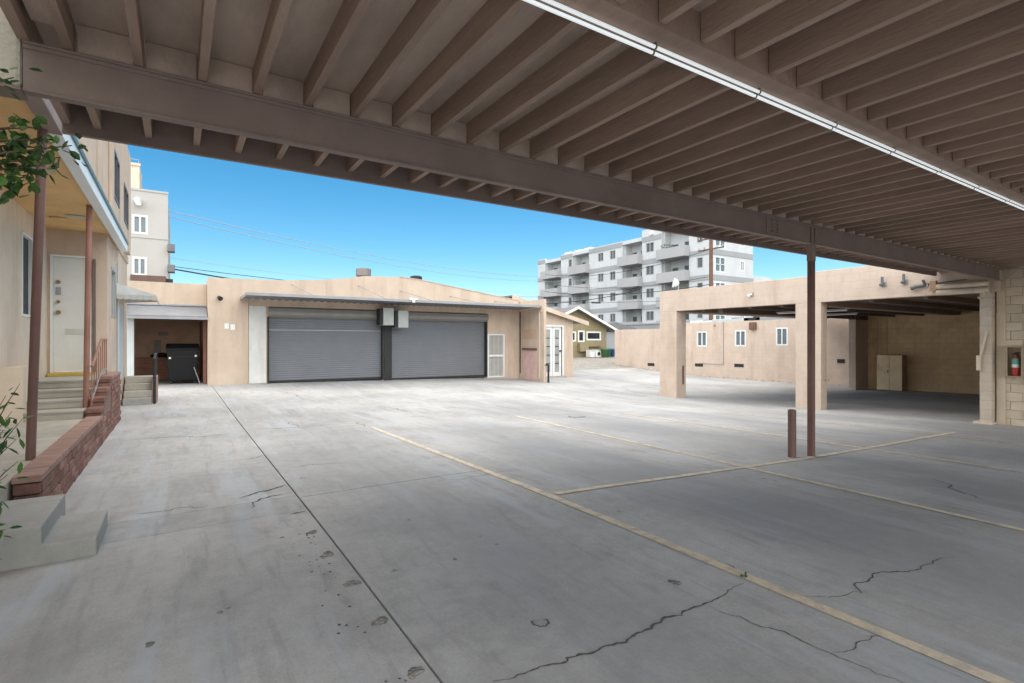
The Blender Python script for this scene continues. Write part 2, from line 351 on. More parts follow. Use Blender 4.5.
# ------------------------------------------------------------------ GROUND
def grid_sheet(xs, ys, dz, name, m, parent=None, skirt=0):
    mb = MB(); nx, ny = len(xs), len(ys)
    vs = [(x,y,gz(x,y)+dz) for y in ys for x in xs]
    fs = [(j*nx+i, j*nx+i+1, (j+1)*nx+i+1, (j+1)*nx+i) for j in range(ny-1) for i in range(nx-1)]
    mb.add(vs, fs)
    if skirt:
        e = .004
        def edge(pts):
            mb.add([p for p in pts]+[(p[0],p[1],p[2]-skirt) for p in pts], [(i,i+1,len(pts)+i+1,len(pts)+i) for i in range(len(pts)-1)])
        edge([vs[i] for i in range(nx)]); edge([vs[(ny-1)*nx+i] for i in range(nx)])
        edge([vs[j*nx] for j in range(ny)]); edge([vs[j*nx+nx-1] for j in range(ny)])
    me = bpy.data.meshes.new(name); me.from_pydata(mb.v, [], mb.f); me.materials.append(m)
    bm = bmesh.new(); bm.from_mesh(me); bmesh.ops.remove_doubles(bm, verts=bm.verts, dist=1e-5); bmesh.ops.recalc_face_normals(bm, faces=bm.faces)
    if sum(f.normal.z for f in bm.faces) < 0: bmesh.ops.reverse_faces(bm, faces=bm.faces)
    bm.to_mesh(me); bm.free()
    o = bpy.data.objects.new(name, me); COL.objects.link(o)
    if parent: o.parent = parent
    return o
def lin(a, b, step):
    n = max(1, int(round((b-a)/step))); return [a+(b-a)*i/n for i in range(n+1)]
far = [-900,-400,-200,-100,-60]
ground = grid_sheet(far+lin(-40,60,2.5)+[90,150,300,900], far+lin(-40,80,2.5)+[120,200,400,900], -.05, 'ground', CRACK if False else mat('old_asphalt', (.10,.10,.10), .95, .2, 2, .4, 60))
tag(ground, kind='structure')
GAP = .007
XB = [-6.0, .92, 2.80, 14.62]
slabs = [(-6.0,.92,-11,4.62),(-6.0,.92,4.62,5.10),(-6.0,.92,5.10,9.35),(-6.0,.92,9.35,18.9),(-6.0,.92,18.9,26),
         (.92,2.80,-11,5.02),(.92,2.80,5.02,9.35),(.92,2.80,9.35,22),(2.80,14.62,-11,22.5),(14.62,27,-11,24.6)]
for k, (x0,x1,y0,y1) in enumerate(slabs):
    gx = GAP if x0 > -5 and x0 != 2.80 else .001
    g0, g1 = (GAP if abs(x0-.92)<.01 else .0015), (GAP if abs(x1-.92)<.01 else .0015)
    h0, h1 = (GAP if y0 in (5.02,) else .003), (GAP if y1 in (5.02,) else .003)
    o = grid_sheet(lin(x0+g0,x1-g1,.6), lin(y0+h0,y1-h1,.6), 0, 'concrete_slab', PATCHC if k == 1 else YARD, ground, .045)
    if k == 1: o['label'] = 'darker patched concrete strip across the yard'
lot = grid_sheet(lin(-6,46,1.5), lin(22.4,46,1.5), -.012, 'gravel_lot', GRAVEL); tag(lot, kind='structure')

def ribbon(pts, w, dz, name, m, parent, jag=0, step=None):
    """flat strip following the ground; pts = [(x,y)]"""
    q = []
    for a, b in zip(pts, pts[1:]):
        n = max(1, int(math.dist(a,b)/(step or .5)))
        q += [(a[0]+(b[0]-a[0])*i/n, a[1]+(b[1]-a[1])*i/n) for i in range(n)]
    q.append(pts[-1]); vs = []
    for i, p in enumerate(q):
        a, b = q[max(i-1,0)], q[min(i+1,len(q)-1)]; L_ = math.dist(a,b) or 1
        nx, ny = -(b[1]-a[1])/L_, (b[0]-a[0])/L_
        ww = (w(i/(len(q)-1)) if callable(w) else w)*.5*(1+(random.uniform(-.5,.6) if jag else 0)); o = random.uniform(-jag,jag)
        for sgn in (1,-1): 
            x, y = p[0]+nx*(o+sgn*ww), p[1]+ny*(o+sgn*ww); vs.append((x,y,gz(x,y)+dz))
    mb = MB(); mb.add(vs, [(2*i,2*i+1,2*i+3,2*i+2) for i in range(len(q)-1)])
    return mb.build(name, m, parent)
ribbon([(2.97,-4),(2.86,3),(2.76,8.7)], .082, .004, 'painted_line', LINE, ground)
ribbon([(5.46,-4),(5.58,3.6),(5.80,8.9)], .08, .004, 'painted_line', LINE, ground)
ribbon([(8.45,-4),(8.42,8.6)], .085, .004, 'painted_line', LINE, ground)
ribbon([(11.2,-4),(11.15,8.0)], .07, .004, 'painted_line', LINE, ground)
ribbon([at(556,494.5), at(680,477), at(790,461.5), at(880,446.5), at(955,433)], .075, .006, 'painted_line', LINE, ground)
def crack(px, w=.012, jag=.018):
    p = [Vector(at(*q)) for q in px]
    for lv in range(4):                           # midpoint displacement
        q = [p[0]]
        for c0, c1 in zip(p, p[1:]):
            d = c1-c0
            if d.length > .035: q.append((c0+c1)*.5+Vector((-d.y,d.x))*random.gauss(0,.10))
            q.append(c1)
        p = q
    ribbon([tuple(v) for v in p], lambda t: w*.75*(1.0-.8*abs(2*t-1)**2), .0025, 'crack', CRACK, ground, min(.003,w*.2), .02)
crack([(493,683),(533,671),(564,664),(591,654),(622,644),(642,633),(662,622),(684,612),(700,607),(722,597),(744,584)], .017)
crack([(722,563),(735,569),(742,575),(750,581),(770,586)], .012)
crack([(806,597),(855,584),(891,573),(922,566),(962,558)], .011)
crack([(709,607),(740,617),(771,629),(802,642),(833,655),(864,668),(905,685)], .008)
crack([(833,653),(860,642),(884,633)], .008)
crack([(239,499),(257,493),(275,489),(286,485)], .028); crack([(252,509),(259,501),(270,497),(292,493)], .02)
crack([(289,515),(299,513),(307,511.5)], .03); crack([(130,515),(170,511),(210,506.5)], .01, .01)
crack([(130,440),(150,438.6),(190,437),(240,433.5)], .016, .02); crack([(244,460),(264,456)], .02); crack([(280,468),(347,464.5)], .012, .01)
crack([(241,429),(310,428)], .013, .01); crack([(335,428),(364,426.5)], .013); crack([(358,422),(366,427.5)], .016)
crack([(379,405.5),(397,409),(413,413.5)], .02); crack([(440,408),(467,409)], .02); crack([(290,421),(300,428)], .012)
crack([(420,484),(470,478),(520,470)], .008, .01); crack([(280,392),(300,399)], .02)
crack([(930,478),(960,492),(985,500)], .02, .03)
def spall(px, py, r, name='spall', m=None, ring=False):
    x0, y0 = at(px,py); n = 22; mb = MB(); r *= .85
    f1, f2, f3 = (random.uniform(0,6.28) for _ in range(3)); rr = [r*(.85+.16*math.sin(2*a_+f1)+.12*math.sin(3*a_+f2)+.08*math.sin(7*a_+f3)+random.uniform(-.05,.05)) for a_ in (i*2*math.pi/n for i in range(n))]
    out = [(x0+rr[i]*math.cos(i*2*math.pi/n), y0+rr[i]*math.sin(i*2*math.pi/n)) for i in range(n)]
    k = .80 if ring else .45
    inn = [(x0+k*rr[i]*math.cos(i*2*math.pi/n), y0+k*rr[i]*math.sin(i*2*math.pi/n)) for i in range(n)]
    vs = [(x,y,gz(x,y)+.002) for x,y in out]+[(x,y,gz(x,y)+.005) for x,y in inn]
    fs = [(i,(i+1)%n,n+(i+1)%n,n+i) for i in range(n)]
    if not ring: fs.append(tuple(range(n,2*n)))
    mb.add(vs, fs); mb.build(name, m or SPALL, ground)
for p in ((415,673,.05),(380,622,.055),(352,584,.06),(328,555,.06),(312,533,.055),(220,613,.022),(228,609,.014),(455,560,.02),(675,583,.045),(282,538,.02),(150,645,.03),(497,545,.02)): spall(*p)
spall(541,624,.055,'ring_mark',CRACK,True); spall(577,417.5,.22,'ring_mark',CRACK,True)
for i in range(44):
    t = random.random(); x, y = .76-.05*random.random()+ (random.random()-.5)*.16, 1.6+3.0*t
    mb = MB(); r = random.uniform(.005,.010)
    mb.add([(x+r*math.cos(a),y+r*math.sin(a),gz(x,y)+.003) for a in [j*math.pi/3 for j in range(6)]], [tuple(range(6))]); mb.build('bolt_hole', CRACK, ground)

# ------------------------------------------------------------------ CARPORT over the camera
CZ = Z(1.545)                                     # underside of the joists
JD, JW, PITCH = .155, .045, .3015
carport = thing('carport', 'brown timber carport roof with deep steel beam and rows of joists', 'carport', (7,3.6,gz(7,3.6)))
def by(x): return 3.585 + (x+.65)*.0125          # the beam runs a touch askew
def bslab(mb, x0, x1, dy0, dy1, z0, z1):
    mb.hexa([(x0,by(x0)+dy0,z0),(x1,by(x1)+dy0,z0),(x1,by(x1)+dy1,z0),(x0,by(x0)+dy1,z0),(x0,by(x0)+dy0,z1),(x1,by(x1)+dy0,z1),(x1,by(x1)+dy1,z1),(x0,by(x0)+dy1,z1)])
b = MB(); zb = Z(1.283)
for x0, x1 in ((-.67,7.0),(7.0,14.78)):
    bslab(b,x0,x1,.018,.083,zb,zb+.016); bslab(b,x0,x1,.012,.083,CZ-.018,CZ-.003); bslab(b,x0,x1,.034,.075,zb+.016,CZ-.018)
    bslab(b,x0,x1,.022,.034,CZ-.040,CZ-.018)
beam = b.build('steel_beam', BROWN, carport, .003)
sp = MB()                                        # bolted splice and web stiffeners
bslab(sp,6.00,6.32,.024,.0335,zb+.03,CZ-.05); sp.build('splice_plate', BROWN, carport).parent = beam
for i in range(2):
    for j in range(4):
        x = 6.10+.12*i; z = zb+.06+j*.045
        bo = MB(); bo.tube([(x,by(x)+.024,z),(x,by(x)+.010,z)], .011, 6); q = bo.build('bolt', BROWN, carport); q.parent = beam
st = MB()
for x in (7.07-.05,7.07+.05): bslab(st,x-.005,x+.005,.020,.0338,zb+.017,CZ-.042)
st.build('stiffener', BROWN, carport).parent = beam
FY = 4.84                                        # fascia
# joists: two runs lapping the middle timber beam
jm = MB(); jm.box(-JW/2,JW/2,0,FY-1.86,0,JD)
j0 = jm.build('joist', BROWNJ, None); COL.objects.unlink(j0)
jn = MB(); jn.box(-JW/2,JW/2,0,1.76+2.6,0,JD)
j1 = jn.build('joist', BROWNJ, None); COL.objects.unlink(j1)
cl = carport.location
for k in range(53):
    x = -.481+PITCH*k
    if x > 14.72: break
    o = dup(j0, carport, (x-cl.x+random.uniform(-.008,.008), 1.86-cl.y, CZ-cl.z+random.uniform(0,.003))); o.rotation_euler = (0, R(random.uniform(-.6,.6)), 0)
    o = dup(j1, carport, (x+.06-cl.x+random.uniform(-.008,.008), -2.6-cl.y, CZ-cl.z+random.uniform(0,.003))); o.rotation_euler = (0, R(random.uniform(-.6,.6)), 0)
mbm = MB(); mbm.box(-.67,14.78,1.765,1.925,CZ-.018,CZ+JD+.001); mbm.build('timber_beam', BROWNJ, carport, .004)
mbm = MB(); mbm.box(-.67,14.78,-1.5,-1.35,zb,CZ-.002); mbm.build('steel_beam', BROWN, carport)
bl = MB()                                        # blocking between the joists on the beam line
for k in range(52):
    x = -.481+PITCH*k
    if x+PITCH < 14.75: bl.box(x+JW/2+.008,x+PITCH-JW/2-.008,by(x)+.03,by(x)+.07,CZ+.001,CZ+JD-.002)
tag(bl.build('blocking', BROWNDECK, carport), kind='stuff')
fb = MB(); fb.box(-.69,14.45,FY,FY+.045,CZ-.065,CZ+JD+.06); fb.build('fascia', BROWN, carport, .004)
rj = MB(); rj.box(-.69,-.64,1.86,FY-.002,CZ-.004,CZ+JD-.002); rj.build('rim_joist', BROWNJ, carport, .004)
nb = MB(); nb.box(-.62,-.53,2.0,3.52,CZ+.07,CZ+.10); nb.build('plank', BROWNDECK, carport)
dk = MB(); dk.box(-.72,14.80,-2.8,FY+.06,CZ+JD+.003,CZ+JD+.03)
dk.build('roof_deck', BROWNDECK, carport)
pz = gz(7,3.68)
ps = MB(); px_, py_ = 7.07, by(7.0)+.05
ps.box(px_-.036,px_+.036,py_-.036,py_+.036,pz,zb)
post = ps.build('post', POSTRED, carport, .006)
bs = MB(); bs.box(px_-.040,px_+.040,py_-.040,py_+.040,zb-.22,zb-.001); bs.build('post_cap', BROWN, carport, .004)
for x in (2.0,12.0):
    q = MB(); q.box(x-.06,x+.06,-1.49,-1.36,gz(x,-1.4),zb-.001); q.build('post', POSTRED, carport, .006)
hd = MB(); hd.box(-1.85,-.672,3.60,3.74,zb+.015,CZ+JD); hd.build('plaster_header', PLASTER, carport, .02)
hf = MB(); hf.box(-1.85,-.672,3.59,3.75,zb-.002,zb+.012); hf.build('header_flange', BROWN, carport)

# pale tubes under the timber beam; faint emission added to their material
TUBE = bpy.data.materials.new('emissive_tube'); TUBE.use_nodes = True; _b = TUBE.node_tree.nodes['Principled BSDF']
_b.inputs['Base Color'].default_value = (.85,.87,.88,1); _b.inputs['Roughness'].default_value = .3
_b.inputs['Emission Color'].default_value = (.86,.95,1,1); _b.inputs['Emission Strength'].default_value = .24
for i, (yy, lab) in enumerate(((1.870,'long pale tube clipped under timber beam, run nearer the camera'),(1.914,'long pale tube clipped under timber beam, run nearer the deep steel beam'))):
    cr = thing('pale_tube', lab, 'light tube', (7,yy,CZ-.045), 'twin pale tubes under the carport beam')
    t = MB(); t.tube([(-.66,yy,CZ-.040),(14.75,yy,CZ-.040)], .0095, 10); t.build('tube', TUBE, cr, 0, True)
    for k in range(16):
        x = .26+.9*k; c = MB(); c.tube([(x+i*.03-.006,yy,CZ-.040),(x+i*.03+.006,yy,CZ-.040)], .0115, 8); c.box(x+i*.03-.008,x+i*.03+.008,yy-.004,yy+.004,CZ-.03,CZ-.0185); c.build('clamp', mat('clamp_metal',(.2,.18,.10),.5,.1,3,.05,30,metal=.5), cr)

# ------------------------------------------------------------------ cinder block wall at the right end
bw = thing('block_wall', 'cream painted cinder block wall at the right end of the carport', 'wall', (14.8,2,gz(14.8,3)))
core = MB(); core.box(14.815,15.0,-2.6,3.88,gz(14.8,3)-.2,CZ+JD); core.build('mortar_core', mat('cream_mortar',(.40,.35,.28),.95,.1,4,.3,60), bw)
bm_ = MB(); bm_.box(0,.012,.004,.376,.004,.181); blk = bm_.build('block', CREAMBLOCK, None, .006); COL.objects.unlink(blk)
bh = MB(); bh.box(0,.012,.004,.186,.004,.181); blh = bh.build('block', CREAMBLOCK, None, .006); COL.objects.unlink(blh)
z = gz(14.8,3.6)-.05; r = 0; w_ = bw.location
while z < CZ+.02:
    y = 3.875-.380*(1 if r%2 else .5); first = blk if r%2 else blh
    dup(first, bw, (14.803-w_.x-random.uniform(0,.004), y-w_.y, z-w_.z))
    for k in range(10):
        y -= .380; dup(blk, bw, (14.803-w_.x-random.uniform(0,.004), y-w_.y, z-w_.z))
    z += .185; r += 1
co = MB(); co.box(14.76,14.80,3.76,3.90,gz(14.8,3.8)-.03,zb-.002); co.build('corner_strip', CREAMSTUCCO, bw, .006)
br = MB(); br.prism([(3.80,CZ-.02),(3.55,CZ-.02),(3.80,CZ-.30)],'x',14.77,14.79); br.build('bracket', CREAMSTUCCO, bw)
# fire extinguisher cabinet
ex = thing('fire_extinguisher', 'red fire extinguisher with teal tag in a metal case on the block wall', 'fire extinguisher', (14.7,3.62,Z(-.72)))
ez0, ez1, ey0, ey1 = Z(-.74), Z(-.10), 3.45, 3.72
c = MB(); c.box(14.785,14.795,ey0,ey1,ez0,ez1); c.box(14.63,14.785,ey0,ey0+.015,ez0,ez1); c.box(14.63,14.785,ey1-.015,ey1,ez0,ez1); c.box(14.63,14.785,ey0,ey1,ez0-.015,ez0); c.box(14.63,14.785,ey0,ey1,ez1,ez1+.015)
c.build('case', mat('case_metal',(.38,.30,.22),.5,.15,4,.05,30,metal=.3), ex)
c = MB(); c.box(14.62,14.632,ey0-.01,ey0+.03,ez0,ez1); c.box(14.62,14.632,ey1-.03,ey1+.01,ez0,ez1); c.box(14.62,14.632,ey0+.03,ey1-.03,ez0-.012,ez0+.022); c.box(14.62,14.632,ey0+.03,ey1-.03,ez1-.022,ez1+.012); c.build('door_frame', mat('case_metal',(0,0,0)), ex)
c = MB(); prof = [(.0,.055),(.02,.062),(.30,.062),(.36,.045),(.39,.022),(.43,.022)]; c.tube([(14.71,3.585,ez0+.03+a) for a,_ in prof],[b_ for _,b_ in prof],14); c.build('cylinder', REDEXT, ex, 0, True)
c = MB(); c.box(14.690,14.73,3.555,3.615,ez0+.46,ez0+.50); c.box(14.700,14.72,3.50,3.60,ez0+.50,ez0+.515); c.tube([(14.70,3.55,ez0+.48),(14.69,3.51,ez0+.40),(14.69,3.505,ez0+.22)],.012,6); c.build('handle', DARK, ex)
c = MB(); c.tube([(14.71,3.585,ez0+.275),(14.71,3.585,ez0+.385)],.0635,14); c.build('tag', TEAL, ex, 0, True)
c = MB(); c.tube([(14.71,3.585,ez0+.20),(14.71,3.585,ez0+.27)],.0632,14); c.build('paper_label', WHITE, ex, 0, True)

# ------------------------------------------------------------------ bollard
bo = at(792,457.5); bz = gz(*bo)
bol = thing('bollard', 'short rusty brown steel bollard beside the carport post', 'bollard', (bo[0],bo[1],bz))
t = MB(); t.tube([(bo[0],bo[1],bz-.02),(bo[0],bo[1],bz+.60)], .050, 16); t.build('pipe', POSTRED, bol, 0, True)
t = MB(); t.tube([(bo[0],bo[1],bz+.60),(bo[0],bo[1],bz+.612),(bo[0],bo[1],bz+.622)], [.052,.050,.03], 16); t.build('cap', POSTRED, bol, 0, True)

# ------------------------------------------------------------------ ARCADE (open garage on the right)
arc = thing('arcade_garage', 'peach block open garage with square pillars and wide vehicle bays', 'garage', (14.7,8,gz(14.7,8)))
AX = 14.6; HZ = Z(1.06)
p = MB(); p.box(AX,AX+.5,12.3,13.05,gz(AX,12.5)-.05,HZ); p.build('pillar', BLOCKPINK, arc, .01)
p = MB(); p.box(AX,AX+.32,7.45,8.14,gz(AX,7.8)-.05,HZ); p.build('pillar', BLOCKPINK, arc, .01)
p = MB(); p.box(AX-.02,AX+.25,3.93,4.13,gz(AX,4)-.05,HZ); p.build('pillar', mat('cream_pier',(.58,.50,.42),.9,.1,3,.3,60,dirt=(.36,.26,.2),dirtamt=.4,brick=(.4,.2,.01,.05,.15)), arc, .01)
p = MB(); p.box(AX-.12,AX+.25,3.90,4.22,gz(AX,4)-.02,gz(AX,4)+.045); p.build('pillar_base', CREAMSTUCCO, arc, .01)
p = MB(); p.wall('x',AX,AX+.25,7.8,13.05,HZ,Z(1.79)); p.build('parapet', BLOCKPINK, arc, .01)
p = MB(); p.wall('x',AX+.003,AX+.25,3.80,7.80,HZ,Z(1.90)); p.build('parapet', BLOCKPINK, arc, .01)
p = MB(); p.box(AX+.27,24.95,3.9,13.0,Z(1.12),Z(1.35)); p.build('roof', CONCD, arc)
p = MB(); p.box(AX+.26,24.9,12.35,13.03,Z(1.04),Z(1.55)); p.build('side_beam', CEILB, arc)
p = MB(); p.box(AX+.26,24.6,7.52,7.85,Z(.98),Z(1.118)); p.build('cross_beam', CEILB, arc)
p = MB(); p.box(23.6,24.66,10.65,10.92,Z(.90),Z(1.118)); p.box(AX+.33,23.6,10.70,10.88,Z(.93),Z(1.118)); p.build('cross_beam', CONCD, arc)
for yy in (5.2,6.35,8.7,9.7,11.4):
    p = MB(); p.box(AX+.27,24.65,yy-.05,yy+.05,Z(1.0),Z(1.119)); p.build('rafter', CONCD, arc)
p = MB(); p.box(23.6,24.66,10.65,10.92,gz(24,10.8)-.05,Z(.90)); p.build('pillar', BLOCKPINK, arc, .01)
p = MB(); p.wall('x',24.7,24.95,3.7,10.95,gz(24.7,9)-.2,Z(1.118)); p.build('back_wall', BLOCKYEL, arc)
p = MB(); p.wall('y',3.66,3.86,15.02,24.95,gz(20,4)-.4,Z(1.35)); p.build('end_wall', BLOCKYEL, arc)
p = MB()
for q in ((24.66,10.3),(24.66,9.95)): p.tube([(q[0],q[1],Z(.95)),(q[0],q[1],Z(-.6))],.015,6)
p.build('wall_conduit', BLOCKYEL, arc)
# cream header pipes beside the carport
for dz_, rr in ((1.10,.062),(1.235,.058)):
    p = MB(); p.tube([(AX-.10,3.95,Z(dz_)),(AX-.10,4.86,Z(dz_))], rr, 12); p.build('roll_pipe', CREAMSTUCCO, arc, 0, True)
p = MB(); p.box(AX-.14,AX-.05,4.86,4.98,Z(1.15),Z(1.38)); p.build('beam_end', mat('tan_timber',(.40,.25,.16),.8,.15,5,.2,40), arc, .006)
p = MB(); p.tube([(AX-.14,4.02,Z(1.05)),(AX-.14,4.02,Z(.95)),(AX-.14,4.06,Z(.90)),(AX-.14,4.12,Z(.95))],.02,8); p.build('hook', CREAMSTUCCO, arc, 0, True)
p = MB(); p.tube([(AX-.05,4.12,Z(-.40)),(AX-.05,4.00,Z(.22))],.022,8); p.box(AX-.08,AX-.022,4.10,4.17,Z(-.62),Z(-.30)); p.build('latch_bar', CREAMSTUCCO, arc)
# drain pipe, hose tap and stain plate on pillars
p = MB(); p.tube([(AX-.03,7.72,Z(1.7)),(AX-.03,7.72,gz(AX,7.7)+.1),(AX-.10,7.72,gz(AX,7.7)+.05)],.022,8); p.build('drain_pipe', BLOCKPINK, arc, 0, True)
p = MB(); p.tube([(AX+.2,7.44,Z(-1.02)),(AX+.2,7.36,Z(-1.02)),(AX+.2,7.35,Z(-1.08))],.018,8); p.build('hose_tap', mat('tap_metal',(.35,.3,.24),.5,.1,3,.05,30), arc, 0, True)
p = MB(); p.box(AX+.30,AX+.38,12.285,12.299,Z(-1.5),Z(-.85)); p.build('door_stop', POLEW, arc)
# lights on the ceiling
for i, (yy, lab) in enumerate(((9.15,'long bare fluorescent strip on the open garage ceiling, nearer the yard'),(9.15,'long bare fluorescent strip on the open garage ceiling, nearer the back wall'))):
    x0 = 17.3 if i == 0 else 19.9
    f = thing('ceiling_light', lab, 'light', (x0,yy,Z(.97)), 'fluorescent strips in the open garage')
    p = MB(); p.box(x0-.03,x0+.03,8.0 if i==0 else 8.9,10.3,Z(.985),Z(1.0)); p.build('housing', WHITE, f)
    p = MB(); p.tube([(x0,8.05 if i==0 else 8.95,Z(.955)),(x0,10.25,Z(.955))],.016,8); p.build('tube', CONDUIT, f, 0, True)
# fixtures on the parapet
def floodlight(Y, zr, label, kind):
    f = thing('floodlight', label, 'light', (AX-.05,Y,Z(zr)), 'fixtures on the open garage parapet')
    p = MB(); p.box(AX-.03,AX-.001,Y-.05,Y+.05,Z(zr-.05),Z(zr+.05)); p.build('mount', GREYMETAL, f)
    p = MB()
    if kind == 0: p.tube([(AX-.03,Y,Z(zr)),(AX-.10,Y+.02,Z(zr-.02)),(AX-.16,Y+.05,Z(zr-.07))],[.025,.035,.045],10)
    elif kind == 1: p.tube([(AX-.03,Y,Z(zr)),(AX-.12,Y,Z(zr+.02)),(AX-.2,Y,Z(zr-.03))],[.02,.02,.03],8); p.tube([(AX-.1,Y,Z(zr+.18)),(AX-.1,Y,Z(zr-.06))],.03,8)
    else: p.tube([(AX-.03,Y,Z(zr)),(AX-.09,Y+.18,Z(zr-.03)),(AX-.10,Y+.26,Z(zr-.06))],[.03,.045,.05],10); p.tube([(AX-.03,Y,Z(zr)),(AX-.1,Y+.02,Z(zr+.12))],[.025,.03],8); p.tube([(AX-.01,Y,Z(zr+.02)),(AX-.01,Y-.75,Z(zr+.06))],.012,6)
    p.build('lamp_head', [mat('lamp_metal',(.13,.14,.15),.5,.1,3,.05,30) if kind else WHITE], f, 0, True)
floodlight(9.45,1.42,'small white lamp on the parapet above the left bay of the open garage',0)
floodlight(5.95,1.40,'thin upright fixture on the right parapet, leftmost of three',1)
floodlight(5.50,1.42,'short dark fixture on the right parapet, middle of three',1)
floodlight(5.10,1.30,'twin head floodlight with conduit on the right parapet by the carport',2)
# satellite dish on the parapet
d = thing('satellite_dish', 'small white dish on top of the open garage parapet corner', 'dish', (AX+.1,12.3,Z(1.79)))
p = MB(); p.tube([(AX+.1,12.3,Z(1.78)),(AX+.1,12.3,Z(1.98))],.02,6); p.build('mast', GREYMETAL, d)
p = MB(); p.tube([(AX+.12,12.3,Z(2.02)),(AX+.06,12.34,Z(2.03)),(AX-.02,12.40,Z(2.05))],[.05,.13,.17],14); p.build('bowl', WHITE, d, 0, True)
# steel cabinet in the bay
cz = gz(24,9.5); cb = thing('cabinet', 'worn cream two door metal cabinet against the bay back wall', 'cabinet', (24.1,9.55,cz))
p = MB(); p.box(23.92,24.35,9.12,10.0,cz+.02,cz+1.44); p.build('carcass', CABD, cb, .008)
for y0,y1 in ((9.125,9.555),(9.565,9.995)):
    p = MB(); p.box(23.895,23.918,y0,y1,cz+.04,cz+1.43); dd = p.build('door', CAB, cb, .005)
p = MB(); p.tube([(23.88,9.60,cz+.72),(23.88,9.60,cz+.84)],.015,6); q = p.build('handle', DARK, cb); q.parent = dd

# ------------------------------------------------------------------ long peach building behind the arcade
lb = thing('long_building', 'long low peach block building with three small white windows', 'building', (25.5,18,gz(25.4,18)))
LX = 25.4
wins = [(697,707,332,347),(735,746,330.7,346.8),(776,788,328,346)]
rects = []
for a,b_,c_,e_ in wins:
    y0, y1 = y_on_x(b_,LX), y_on_x(a,LX); dd = LX/ray((a+b_)/2,0)[0]
    rects.append((y0,y1,Z((HY-e_)*dd/F_PX),Z((HY-c_)*dd/F_PX)))
m = MB(); m.wall('x',LX,LX+.25,9.5,21.4,gz(LX,15)-.6,Z(1.10),rects); m.build('wall', BLOCKPINK, lb)
m = MB(); m.wall('x',LX+.004,LX+.25,21.4,26.7,gz(LX,22)-.4,Z(.80)); m.build('wall', BLOCKPINK, lb)
m = MB(); m.wall('y',26.45,26.7,LX+.25,40,gz(LX,26)-.3,Z(.80)); m.build('wall', BLOCKPINK, lb)
m = MB(); m.box(LX+.25,40,9.5,26.45,Z(.55),Z(.6)); m.build('roof', ROOFG, lb)
m = MB(); m.box(LX+.0,LX+.3,21.38,21.42,0,0.01) if False else None
for r_ in rects: window(lb,'x',LX,*r_,-1,GLASSB,WHITE,.07,1)
for px,py in ((651,365),(699,365.5),(739,366)):
    y0 = y_on_x(px,LX); dd = LX/ray(px,0)[0]; zc = Z((HY-py)*dd/F_PX)
    m = MB(); m.box(LX-.008,LX+.02,y0-.28,y0+.28,zc-.09,zc+.09); m.build('crawl_vent', DARK, lb)
y0 = y_on_x(841,LX); m = MB(); m.box(LX-.02,LX+.02,y0-.16,y0+.16,Z(-.98),Z(-.80)); m.build('crawl_vent', DARK, lb)
m = MB(); ya, yb = y_on_x(723.6,LX), y_on_x(700,LX)
m.tube([(LX-.02,ya,Z(1.08)),(LX-.02,ya,Z(-1.27)),(LX-.02,yb,Z(-1.25))],.02,6); m.build('conduit', GREYMETAL, lb)
y0 = y_on_x(754,LX); m = MB(); m.box(LX-.2,LX-.002,y0-.16,y0+.16,Z(.62),Z(1.0)); m.build('utility_box', POLEW, lb, .01)
y0 = y_on_x(715,LX); m = MB(); m.box(LX-.10,LX-.002,y0-.05,y0+.05,Z(.88),Z(.96)); m.build('wall_lamp', GREYMETAL, lb, .01)
# rooftop plant
for i,(px,w_,h_,mm,lab) in enumerate(((706,1.6,.55,FASCIA,'pale blue duct box on the low roof above the first window'),(735,2.4,.60,APT,'long white roof unit above the middle window'),(757,1.0,.62,DARK,'dark roof unit between white and grey roof units'),(780,2.2,.62,APTG,'grey roof unit above the third window'))):
    y0 = y_on_x(px,27.5); o = thing('roof_unit', lab, 'roof unit', (27.5,y0,Z(.6)), 'roof units on the long building')
    m = MB(); m.box(27.0,28.2,y0-w_/2,y0+w_/2,Z(.66),Z(.72+h_)); m.build('casing', mm, o, .02)
    m = MB(); m.box(27.1,28.1,y0-w_/2+.1,y0-w_/2+.2,Z(.60),Z(.66)); m.box(27.1,28.1,y0+w_/2-.2,y0+w_/2-.1,Z(.60),Z(.66)); m.build('skid', DARK, o)
    m = MB(); m.tube([(27.6,y0,Z(.72+h_)),(27.6,y0,Z(.78+h_))],.25,12); m.build('fan_cowl', DARK, o)
rb = MB()
for i in range(170):
    y = random.uniform(12,26.5); x = LX-random.uniform(.05,.8)*random.random()-.03; s_ = random.uniform(.02,.08); zz = gz(x,y)
    rb.add([(x+s_*random.uniform(.6,1.1)*a,y+s_*random.uniform(.6,1.1)*b_,zz+s_*c_) for a,b_,c_ in ((1,0,0),(0,1,0),(-1,0,0),(0,-1,0),(.2,.1,.8))], [(0,1,4),(1,2,4),(2,3,4),(3,0,4),(0,3,2,1)])
tag(rb.build('rubble', GRAVEL), 'loose rubble and dirt along the foot of the long building', 'rubble', kind='stuff')

